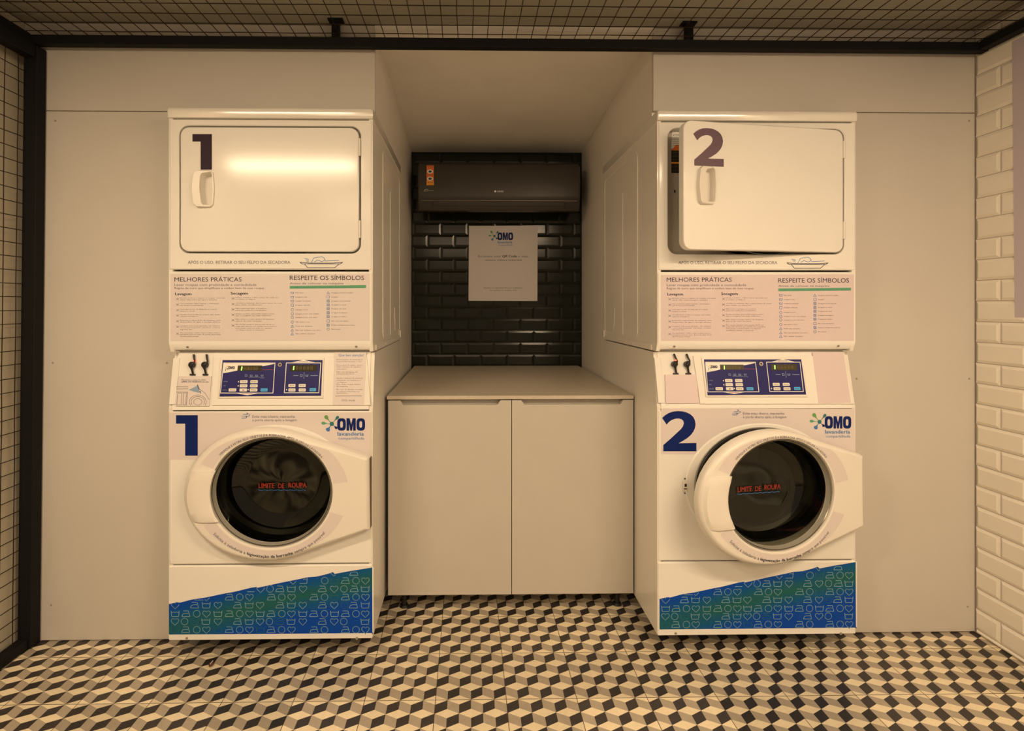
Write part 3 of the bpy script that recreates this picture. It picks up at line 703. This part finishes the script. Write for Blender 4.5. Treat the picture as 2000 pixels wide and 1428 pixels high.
    pr.line([(505+k, 957+1.6*abs(math.sin(k*math.pi/12.5))-1+ (2 if k > 45 else 0)*0) for k in range(0, 94, 2)], 1.2, 'sky')
    b.build('fill_limit_print', gl)
    # grip on the left side of the ring
    b = MB(); yT, yB = q1(400, 920, DW)[1], q1(400, 1019, DW)[1]; n = 10; rings = []
    for k in range(n+1):
        z = yB+(yT-yB)*k/n; dz = z-c[1]; al = math.pi-math.asin(max(-1, min(1, dz/GRY)))
        ui = c[0]-GRX*math.sqrt(max(0, 1-(dz/GRY)**2)); rx, ry = .292, .240
        uo = c[0]-RO(math.pi-math.atan2(dz, .29))*math.cos(math.atan2(dz, .29))
        e_ = .0 if 0 < k < n else -.004
        rings.append([(uo+.006, z, DW*.5), (uo+.006, z, DW*.82+e_), (uo+.022, z, DW+.007+e_), (uo+.05, z, DW+.013+e_), (ui-.004 , z, DW+.012+e_), (ui+.006, z, DW+.006+e_), (ui+.004, z, DW-.006), (ui-.012, z, DW-.01)])
    b.loft(rings, 'plastic', T1, True, True); b.build('grip', dr)
    # ring stickers with writing
    b = MB(); Fd = front(X0[1], YF-DW, 0); Fm = front(X0[m], YF-DW, 0)
    lo = lambda a: RI(a)+.0075; hi = lambda a: max(lo(a)+.001, min(RO(a)-.0215, ell(.278, .226)(a)))
    for a0, a1 in ((8, 157), (206, 342)):
        N = 48
        for k in range(N):
            p, q = [math.radians(a0+(a1-a0)*j/N) for j in (k, k+1)]
            b.face([(c[0]+r*math.cos(a), c[1]+r*math.sin(a), .0005) for r, a in ((lo(p), p), (hi(p), p), (hi(q), q), (lo(q), q))], 'sticker', Fm)
    pr = Print(b, Fd, Fm, w=.0006)
    pr.arc_text('VERIFIQUE E RETIRE SEUS OBJETOS DA BORRACHA APÓS O USO DA LAVADORA', 527, 965, 128, 113, 139, 38, 4.4, 'ink', .008)
    tx = 'Solicite à zeladoria a higienização da borracha sempre que possível'; i0 = tx.index('higien'); i1 = tx.index(' sempre')
    pr.arc_text(tx, 525, 964.5, 140, 125, 219, 322, 5.6, 'ink', .008, boldpart=(i0, i1))
    b.build('ring_sticker', dr)
    b = MB(); u0, v0 = q1(717, 1031, .02); u1, v1 = q1(722, 894, .02)
    b.box(u0+.002, u1+.0045, v0, v1, .002, .030, 'hinge', .001, T=T1)
    for k in range(14):
        z = v0+(v1-v0)*(k+.5)/14; b.cyl(((u0+u1)/2+.003, z), .002, .029, .0312, 'black', T1, 8)
    P('hinge', b)
    if m == 2: dr.rotation_euler = (0, 0, math.radians(DOOR_ANG))
    return t_
DOOR_ANG = 9.5

def dryer(m, label):
    x0 = X0[m]; T = cfront(m); zb, zt = 1.118, 2.009
    t_ = thing('tumble_dryer', (x0+WID/2, YF+.39, zb-.006), label, 'tumble dryer', 'stacked laundry machines')
    P = lambda name, b, par=None, label=None, origin=None: b.build(name, par or t_, origin, label=label)
    b = MB(); side_profile(m, b, [(.016, zb), (.004, 1.15), (.004, 1.972), (DEP, 1.972), (DEP, zb)], 'enamel_side')
    b.box(x0+.014, x0+WID-.014, YF+DEP-.012, YF+DEP, zb, 1.972, 'enamel_side'); b.box(x0+.014, x0+WID-.014, YF+.05, YF+DEP-.012, zb-.004, zb+.006, 'enamel_side')
    # pressed outline on the sides, flange at the bottom
    for sx, sg in ((x0+WID, 1), (x0, -1)):
        pts = rrect(YF+.23, 1.155, YF+DEP-.03, 1.93, .03, 5); b.tube([(sx, p[0], p[1]) for p in pts+[pts[0]]], .0022, 'enamel_side', 5)
        b.tube([(sx, YF+.44, 1.155), (sx, YF+.44, 1.80)], .0022, 'enamel_side', 5)
        b.tube([(sx, YF+.60, 1.17), (sx, YF+.585, 1.20), (sx, YF+.58, 1.28)], .002, 'enamel_side', 5)
        b.box(min(sx, sx+sg*.004), max(sx, sx+sg*.004), YF+.06, YF+DEP, zb, zb+.022, 'enamel_side', .001, seg=1)
        b.box(min(sx, sx+sg*.007), max(sx, sx+sg*.007), YF+DEP-.03, YF+DEP, zb+.01, zb+.045, 'enamel_side', .002)
        bb = fr((sx, YF+.28, zb+.011), (0, sg, 0), (0, 0, 1)); b.cyl((0, 0), .004, .003, .006, 'enamel_side', bb, 10)
    P('cabinet', b)
    # rounded lid
    b = MB(); L = [(.002, 1.972), (-.005, 1.974), (-.0063, 1.980), (-.0070, 1.986), (-.0078, 1.992), (-.0083, 1.998), (-.0080, 2.003), (-.005, 2.008), (.003, 2.0115), (.02, 2.012)]+[(DEP, 2.012), (DEP, 1.972)]
    xs = [(x0-.003, .010), (x0-.0005, .003), (x0+.006, 0), (x0+WID-.006, 0), (x0+WID+.0005, .003), (x0+WID+.003, .010)]
    b.loft([[(x, YF+(p[0]+(k if p[0] < .1 else 0)), p[1]-(k*.5 if p[1] > 1.99 else 0)) for p in L] for x, k in xs], 'gloss', None, True, True)
    P('lid', b)
    # front frame with door opening
    zA, zB = 1.4195, 1.969; c = (.37, 1.69)
    rect = [(.003, zA), (WID-.003, zA), (WID-.003, zB), (.003, zB)]
    o0, o1 = q1(350.5, 494), q1(703.5, 247.5); hole = rrect(o0[0]-.001, o0[1]-.001, o1[0]+.001, o1[1]+.001, .034, 7)
    if m == 1: pass
    A = angs(c, rect, hole, n=48); R = lambda a: rad(rect, c, a); R2 = lambda a: R(a)-.005; Rh = lambda a: rad(hole, c, a)
    b = MB(); b.loft([ringpts(c, A, R, -.03), ringpts(c, A, R, -.004), ringpts(c, A, R2, 0), ringpts(c, A, lambda a: Rh(a)+.004, 0), ringpts(c, A, lambda a: Rh(a)+.001, -.002), ringpts(c, A, Rh, -.006), ringpts(c, A, Rh, -.034)], 'enamel', T)
    fp = P('front_frame', b)
    # writing and tray drawing under the door
    pr_b = MB()
    pr = Print(pr_b, T, w=.0004)
    if m == 1: a0, a1, ya, ix, iy = 367, 567, 515.5, 586, 0
    else: a0, a1, ya, ix, iy = 1325, 1518, 516.0, 1537, 1
    pr.text('APÓS O USO, RETIRAR O SEU FELPO DA SECADORA', a0, ya, a1, ya-6.2, 'greyink', .012)
    s_ = (669-586)/83 if m == 1 else 80/83
    I = lambda x, y: (ix+x*s_, 500+y+iy)
    pr.line([I(0, 12.5), I(20, 14), (I(62, 14)), I(83, 12.8), I(79, 15.5), I(4, 15.5)], 1.1, 'ink', True); pr.line([I(9, 16), I(15, 23), I(68, 23), I(76, 16)], 1.1, 'ink', False)
    pr.line([I(22, 13), I(27, 4), I(34, 2.5), I(43, 1.5), I(47, 4), I(49, 8), I(43, 11), I(34, 8), I(28, 12)], .9, 'sky'); pr.line([I(49, 10), I(60, 9.5), I(76, 8.8)], .9, 'sky')
    for k in range(3): pr.line([I(9+2*k, 5+2.5*k), I(17, 6.5+2.2*k)], .8, 'sky')
    pr_b.build('frame_print', fp)
    # inner bulkhead with round opening, drum
    b = MB(); co = (.40, 1.69); hb = [(hole[i][0], hole[i][1]) for i in range(len(hole))]; A = angs(co, hb, n=48)
    b.loft([ringpts(co, A, lambda a: rad(hb, co, a), -.033), ringpts(co, A, ell(.300, .225), -.033), ringpts(co, A, ell(.290, .215), -.045), ringpts(co, A, ell(.290, .215), -.07)], 'galv', T)
    if m == 2:
        p2 = Print(b, front(x0, YF+.0325, 0), w=.0)
        p2.poly([(1311, 290), (1338, 290), (1338, 254), (1313, 254)], 'white', .0003); p2.text('ATENÇÃO', 1314, 266, 1336, 262, 'ink', .01, dw=.0006)
        for k in range(4): p2.line([(1314, 272+k*4), (1334, 272+k*4)], .7, 'fineink', dw=.0006)
        p2.poly([(1311, 294), (1338, 294), (1338, 283), (1320, 283)], 'orange', .0005); p2.poly([(1311, 338), (1338, 338), (1338, 293), (1311, 293)], 'black', .0004)
        p2.poly([(1311, 320), (1338, 320), (1338, 316.5), (1311, 316.5)], 'orange2', .0006)
        for k in range(6): p2.line([(1313, 298+k*7), (1336, 298+k*7)], .6, 'digit', dw=.0006)
        u, v = p2.q(1317.5, 374); b.box(u-.006, u+.006, v-.009, v+.009, 0, .002, 'galv', .0005, T=front(x0, YF+.033, 0)); b.box(u-.003, u+.003, v-.005, v+.005, .0015, .0024, 'black', T=front(x0, YF+.033, 0))
    P('bulkhead', b)
    b = MB(); A2 = [2*math.pi*k/48 for k in range(48)]
    b.loft([ringpts(co, A2, ell(r, r*.8), w) for r, w in ((.289, -.068), (.30, -.08), (.31, -.10), (.31, -.60), (.02, -.62))], 'rubber', T, False, True); P('drum', b)
    # door
    d0, d1 = q1(353, 491.5), q1(701, 250); hx_ = x0+d1[0]+.002; HO = (hx_, YF-.004, (d0[1]+d1[1])/2)
    Ho = [q1(*p) for p in ((384, 406), (379.5, 370), (384, 335), (418, 334), (421.5, 370), (418, 406))]
    Hi = [q1(*p) for p in ((398, 401), (394, 370), (396, 341), (416, 337), (417.5, 370), (416, 401))]
    def sm(P_, k=1):
        for _ in range(k):
            Q = []
            for i in range(len(P_)):
                p, q = P_[i], P_[(i+1) % len(P_)]; Q += [(p[0]*.86+q[0]*.14, p[1]*.86+q[1]*.14), (p[0]*.14+q[0]*.86, p[1]*.14+q[1]*.86)]
            P_ = Q
        return P_
    cen = q1(400, 370); cw = q1(406, 370); grow = lambda P_, k, c=cen: [(c[0]+(p[0]-c[0])*k, c[1]+(p[1]-c[1])*k) for p in P_]
    a_, b_ = sm(Ho), sm(Hi); hol = grow(b_, .99, cw)
    b = MB(); pts = rrect(d0[0], d0[1], d1[0], d1[1], .032, 7); A = angs(cw, pts, hol, n=24); Rd = lambda a: rad(pts, cw, a)
    b.loft([ringpts(cw, A, Rd, -.024), ringpts(cw, A, Rd, -.001), ringpts(cw, A, lambda a: Rd(a)-.0015, .002), ringpts(cw, A, lambda a: Rd(a)-.005, .004), ringpts(cw, A, lambda a: rad(hol, cw, a), .004)], 'enamel', T, True, False)
    dr = P('door', b, origin=HO)
    b = MB(); b.loft([ringpts(co, A2, ell(r, r*.75), w) for r, w in ((.285, -.0235), (.287, -.030), (.275, -.034), (.262, -.030), (.26, -.0235))], 'rubber', T); b.build('door_seal', dr)
    # handle: raised frame with a scooped finger well
    b = MB(); z_ = lambda P_, w: [(p[0], p[1], w(p) if callable(w) else w) for p in P_]
    lift = lambda p: .016+.16*(cen[0]-p[0])
    b.loft([z_(a_, .003), z_(a_, lambda p: lift(p)-.004), z_(grow(a_, .965), lift), z_(grow(b_, 1.03, cw), lift), z_(b_, lambda p: lift(p)-.002), z_(grow(b_, .97, cw), -.004), z_(grow(b_, .90, cw), -.017)], 'plastic', T, False, True)
    b.build('handle', dr)
    b = MB()
    if m == 1: digit1(Print(b, front(x0, YF-.004, 0), w=.0006), 376, 262, 414, 331.5, 'plum')
    else:
        pr = Print(b, front(X0[1], YF-.004, 0), front(x0, YF-.004, 0), w=.0006); digit2(pr, 372, 261, 436, 333, 'plum2')
    b.build('number_sticker', dr)
    for yy in ((271, 305), (431, 465)):
        b = MB(); u, v = q1(703, yy[1]); u2, v2 = q1(703, yy[0]); b.cyl((0, 0), .0042, v, v2, 'plastic', fr((x0+u-.001, YF-.004, 0), (0, 1, 0), (-1, 0, 0)) if False else Matrix.Translation((x0+u-.001, YF-.003, 0)), 12); P('hinge', b)
    if m == 2: dr.rotation_euler = (0, 0, math.radians(DRY_ANG))
    # instruction panel below
    b = MB(); b.prism([(.0, 1.1515), (.0, 1.405), (.004, 1.412), (.012, 1.414), (.03, 1.414), (.03, zb+.008), (.020, zb+.006), (.014, zb+.010)], 0, WID-.006, 'enamel', fr((x0+.003, YF, 0), (0, 1, 0), (0, 0, 1)))
    ip = P('lower_panel', b)
    for px, py in ((364, 678), (695, 677)):
        u, v = q1(px, py); bb = MB(); Ts = fr((x0+u, YF+.009, v), (1, 0, 0), (0, -.4, 1))
        bb.loft([ringpts((0, 0), A2, ell(.020, .0085), .0003), ringpts((0, 0), A2, ell(.012, .006), -.0004)], 'enamel', Ts); bb.cyl((0, 0), .0045, 0, .0025, 'galv', Ts, 14); bb.box(-.003, .003, -.0007, .0007, .002, .003, 'black', T=Ts); bb.build('screw', ip)
    # instruction sticker
    b = MB()
    if m == 1: card = [(333, 666.5), (722, 665.5), (722, 534.5), (333, 535)]; ch = lambda x, y: (x, y)
    else:
        card = [(1291, 666), (1667.5, 666), (1667.5, 536), (1291, 537)]
        def ch(x, y): return (1302+(x-341)*(1520-1302)/(566-341), y+.5+(x-341)*.0025) if x < 563 else (1520+(x-566)*138/145, y+5-.9*(x-566)/145*0)
    pr = Print(b, T, w=.0004); pr.poly(card, 'sticker' if m == 1 else 'pink'); pr.w = .0006
    def tx(s_, x0_, yb, x1_, yt, mt, bold=0, res=1):
        A_, B_ = ch(x0_, yb), ch(x1_, yb); C_ = ch(x0_, yt); pr.text(s_, A_[0], A_[1], B_[0], C_[1], mt, bold, res)
    tx('MELHORES PRÁTICAS', 341, 550, 472, 541.6, 'ink', .012, 3); tx('Lavar roupas com praticidade e comodidade', 341, 558.5, 501, 553.8, 'greyink', 0, 2)
    tx('Regras de ouro que simplificam e cuidam bem de suas roupas', 341, 564.6, 516, 560.8, 'fineink', .004, 2)
    tx('Lavagem', 342.5, 576.5, 374, 571.5, 'ink', .03, 2); tx('Secagem', 451, 575.5, 484, 570.5, 'ink', .03, 2)
    col1 = [(583, ['Esvazie bolsos e separe as roupas coloridas', 'claras. Não sobrecarregue a máquina']), (594, ['Use somente sabão líquido e amaciante', 'nas doses recomendadas']), (605, ['Coloque no lar de limpeza as roupas', 'limpas e secas']), (615.5, ['Confira bem todas as roupas, não deixe', 'objetos metálicos']), (626.5, ['Respeite a capacidade da máquina, evite', 'desperdício de água e energia elétrica']), (637.5, ['Lavagem com peças grandes, não misture', 'com peças pequenas: edredons, cortinas', 'tapetes etc.']), (651, ['Ao terminar, retire suas roupas para a', 'próxima pessoa usar. A porta deve ficar', 'aberta para arejar'])]
    col2 = [(582, ['Limpe sempre o filtro antes de cada uso', 'e retire os fiapos']), (593, ['Confira a etiqueta das roupas antes de secar', 'para evitar encolhimento']), (603.5, ['Não sobrecarregue a secadora', 'para ter melhores resultados']), (614, ['Seque tecidos parecidos juntos para', 'que a secagem seja mais uniforme']), (624.5, ['Não deixe a roupa dentro da máquina', 'depois do ciclo terminar']), (635, ['Ao secar, lembre que peças de lã ou', 'seda não devem ser usadas na secadora', 'nem peças com borracha ou espuma,', 'verifique antes a etiqueta'])]
    for xa, cl, w1_ in ((344, col1, 2.05), (452.5, col2, 2.15)):
        for y, ls in cl:
            A_ = ch(xa+3, y+1); care_icon(pr, 'x', A_[0], A_[1], 6.5, 'fineink', .6)
            for k, s_ in enumerate(ls): tx(s_, xa+8, y+k*3.5, xa+8+min(len(s_)*w1_, 92), y+k*3.5-2.0, 'fineink', .010)
    tx('RESPEITE OS SÍMBOLOS', 566, 547, 711, 538.3, 'ink', .012, 3); tx('Antes de colocar na máquina', 566, 555.5, 671, 551.3, 'greyink', 0, 2)
    A_ = [ch(x, y) for x, y in ((566, 564), (715, 562.5), (715, 557), (566, 558.5))]; pr.poly(A_, 'green', .0001)
    tx('Confira os símbolos na etiqueta das suas roupas antes de lavar', 569, 562.3, 712, 560, 'teal', .0)
    for xa, ys, ks, ws in ((571, (572, 580, 588, 596, 605, 613, 620, 629, 637, 645, 652), 'bbbsccccttt', ('Não lavar', 'Lavagem à mão', 'Lavagem à máquina', 'Lavagem delicada', 'Lavagem a seco', 'Lavagem a seco com cuidado', 'Lavagem a seco sem calor', 'Não lavar a seco', 'Pode usar alvejante', 'Não usar alvejante com cloro', 'Não utilizar alvejante')),
                           (641, (572, 580, 588, 595.5, 603, 611, 618.5, 627, 635, 643), 'tsooooosoc', ('Secagem natural à sombra', 'Secagem', 'Secagem na horizontal', 'Secagem no varal', 'Secagem em varal', 'Secagem na máquina', 'Secagem em tambor', 'Não secar em tambor', 'Passar a temperatura baixa', 'Não passar'))):
        for y, k, s_ in zip(ys, ks, ws):
            A_ = ch(xa, y); care_icon(pr, k, A_[0], A_[1], 6.6, 'sky', .65)
            tx(s_, xa+6.5, y+1, xa+6.5+len(s_)*1.75, y-1.2, 'fineink', .008)
    b.build('instruction_sticker', ip)
DRY_ANG = 9.0
dryer(1, 'upper white tumble dryer with closed door numbered 1')
washer(1, 'lower white front-loading washing machine numbered 1 with closed round door')
dryer(2, 'upper white tumble dryer with door ajar numbered 2')
washer(2, 'lower white front-loading washing machine numbered 2 with round door ajar')

# ================================================================== CABINET AND WORKTOP
t_ = thing('base_cabinet', (.18, 2.7, 0), 'low beige two-door cabinet under the worktop between the machine stacks', 'cabinet')
XL, XR, YC = -.336, .694, 2.214
T = front(0, YC, 0); C0 = lambda px, py: hit(px, py, T)
ZB, ZT = .079, .896
b = MB(); b.box(XL+.004, XR-.004, YC+.02, 3.30, ZB+.004, ZB+.020, 'cab'); b.box(XL+.004, XL+.022, YC+.02, 3.30, ZB+.02, ZT, 'cab'); b.box(XR-.022, XR-.004, YC+.02, 3.30, ZB+.02, ZT, 'cab')
b.box(XL+.022, XR-.022, 3.28, 3.30, ZB+.02, ZT, 'cab'); b.box(XL+.022, XR-.022, YC+.030, YC+.048, ZT-.06, ZT, 'cab'); b.build('carcass', t_)
xm = C0(999.5, 900)[0]
for a, c_, n0, n1 in ((XL+.001, xm-.0015, 787, 972), (xm+.0015, XR-.001, 1024, 1212)):
    b = MB(); d0, d1 = C0(n0, 780)[0], C0(n1, 780)[0]; dz = .018
    b.prism([(a, ZB), (c_, ZB), (c_, ZT-.004), (d1+.012, ZT-.004), (d1, ZT-.004-dz), (d0, ZT-.004-dz), (d0-.012, ZT-.004), (a, ZT-.004)], -.018, 0, 'cab', T, .001); b.build('door', t_)
for x, y in ((C0(786, 1170)[0], 2.275), (C0(1213, 1170)[0], 2.275), (-.29, 3.22), (.65, 3.22)):
    b = MB(); b.cyl((x, y), .020, 0, .010, 'black', n=16, r1=.016); b.cyl((x, y), .011, .010, .055, 'black', n=12); b.box(x-.022, x+.022, y-.022, y+.022, .055, ZB+.004, 'black', .002); b.build('foot', t_)
b = MB(); b.box(XL-.004, XR+.0, YC-.004, 3.345, ZT+.001, ZT+.016, 'counter', .002)
tag(b.build('worktop'), 'beige laminate worktop lying on the cabinet in front of the dark tiles', 'worktop')

# ================================================================== AIR CONDITIONER
t_ = thing('air_conditioner', (.18, 3.35, 1.87), 'long graphite split air conditioner mounted high on the dark tiled wall', 'air conditioner')
YA = 3.10; TA = front(0, YA, 0); qa = lambda px, py: hit(px, py, TA)
xl, xr = qa(816, 360)[0], qa(1134, 360)[0]; zt, zb = qa(975, 318)[1], qa(975, 413)[1]
prof = [(3.350, zt+.012), (3.20, zt+.012), (3.14, zt+.006), (YA+.012, zt-.012), (YA, zt-.05), (YA-.006, zt-.12), (YA-.002, zt-.19), (YA+.008, zb+.066), (YA+.018, zb+.035), (YA+.035, zb+.010), (YA+.06, zb+.006), (3.350, zb+.075)]
b = MB(); xs = [(xl+.020, .94), (xl+.004, .985), (xl, 1), (xr, 1), (xr-.004+.0, .985) if False else (xr, 1)]
def asec(x, k): cy_, cz_ = 3.35, (zt+zb)/2; return [(x, cy_+(p[0]-cy_)*k, cz_+(p[1]-cz_)*k) for p in prof]
b.loft([asec(xl, .955), asec(xl+.004, .99), asec(xl+.012, 1), asec(xr-.012, 1), asec(xr-.004, .99), asec(xr, .955)], 'ac', None, True, True)
b.build('body', t_)
b = MB(); z1 = qa(975, 392)[1]; fx0, fx1 = qa(846, 400)[0], qa(1103, 400)[0]
b.box(xl+.02, xr-.02, YA-.0005, YA+.0105, z1-.0008, z1+.0008, 'ac_trim')
b.build('trim_line', t_)
b = MB(); T_ = fr((0, YA+.0062, z1-.002), (1, 0, 0), (0, -.20, 1)); b.prism([(fx0, -.026), (fx1, -.026), (fx1, -.001), (fx0, -.001)], 0, .003, 'ac', T_)
b.box(fx0-.004, fx0-.001, -.04, 0, 0, .002, 'ac_line', T=T_); b.box(fx1+.001, fx1+.004, -.04, 0, 0, .002, 'ac_line', T=T_); b.build('air_flap', t_)
b = MB(); TL = front(0, YA-.0065, 0); pr = Print(b, TL, w=.0004)
for y0_, y1_, m_ in ((323, 331, 'orange'), (331, 339.5, 'white'), (339.5, 345, 'orange'), (345, 353.5, 'white'), (353.5, 362, 'orange2')):
    if m_ == 'white':
        pr.rect(833, y0_, 847.5, y1_, 'orange', -.0001); pr.poly([(840+6.0*math.cos(k*math.pi/8), (y0_+y1_)/2-4*math.sin(k*math.pi/8)) for k in range(16)], 'white'); pr.poly([(840+3.4*math.cos(k*math.pi/6), (y0_+y1_)/2-2.3*math.sin(k*math.pi/6)) for k in range(12)], 'ink', .0003)
    else: pr.rect(833, y0_, 847.5, y1_, m_, -.0001)
pr.line([(834, 325), (846, 325)], .7, 'ink'); pr.line([(835, 342), (846, 342)], .7, 'ink'); pr.line([(834, 356), (846, 357)], .8, 'ink')
b.build('energy_label', t_)
b = MB(); TL = front(0, YA-.0068, 0); pr = Print(b, TL, w=.0004)
pr.text('GREE', 971, 375.6, 983.5, 372.2, 'white', .01); pr.poly([(967.3+2.1*math.cos(k*math.pi/6), 373.8-2*math.sin(k*math.pi/6)) for k in range(12)], 'white')
b.build('brand_lettering', t_); b = MB(); pr = Print(b, TL, w=.0004)
pr.line([(827, 373.5), (832, 373), (847, 372.5)], .8, 'white'); pr.line([(829, 373), (830.5, 370), (834.5, 369.6), (836, 371)], 1.0, 'white')
b.build('corner_emblem', t_)

# ================================================================== NOTICE ON THE DARK TILES
TN = front(0, 3.351, 0); b = MB(); A_ = [hit(*p, TN) for p in ((915, 587.5), (1049.5, 588), (1050, 441), (916, 441.5))]
b.prism(A_, 0, .0012, 'paper', TN); pr = Print(b, TN, w=.0014)
pr.logo(955, 450, 1002.5, 481)
for s_, x0_, x1_, y, m_, bo in (('Escaneie este', 934, 978, 502.5, 'greyink', 0), ('QR Code', 981, 1009.5, 502.5, 'ink', .03), ('e veja', 1012, 1031, 502.5, 'greyink', 0), ('nossos vídeos tutoriais', 947, 1019, 509.8, 'greyink', 0), ('Dúvidas ou sugestões? Procure a zeladoria', 945, 1020, 563.5, 'fineink', 0), ('ou acesse o nosso site', 956, 1009, 568, 'fineink', .01)):
    pr.text(s_, x0_, y, x1_, y-(4.2 if y < 515 else 2.4), m_, bo)
tag(b.build('paper_notice'), 'white paper notice taped to the dark tiles below the air conditioner', 'notice')

# ================================================================== HUSK ON THE FLOOR
v = ray(412.5, 1301); k_ = -H/v.z; fx_, fy_ = v.x*k_, v.y*k_
b = MB(); L = .024; rings = []
for k in range(9):
    s0 = k/8; r = .0085*math.sin(math.pi*min(.97, max(.05, s0)))**.7
    rings.append([(fx_+r*math.cos(a), fy_-L/2+L*s0, .007+r*.75*math.sin(a)*(1 if math.sin(a) > 0 else .8)) for a in [2*math.pi*j/12 for j in range(12)]])
b.loft(rings, 'brown', None, True, True); b.tube([(fx_+.002, fy_-L/2+.002, .0135), (fx_+.003, fy_, .0155), (fx_+.002, fy_+L/2-.002, .0125)], .0012, 'paper', 5)
tag(b.build('seed_husk'), 'tiny brown seed husk lying on the floor tiles before washing machine 1', 'seed')
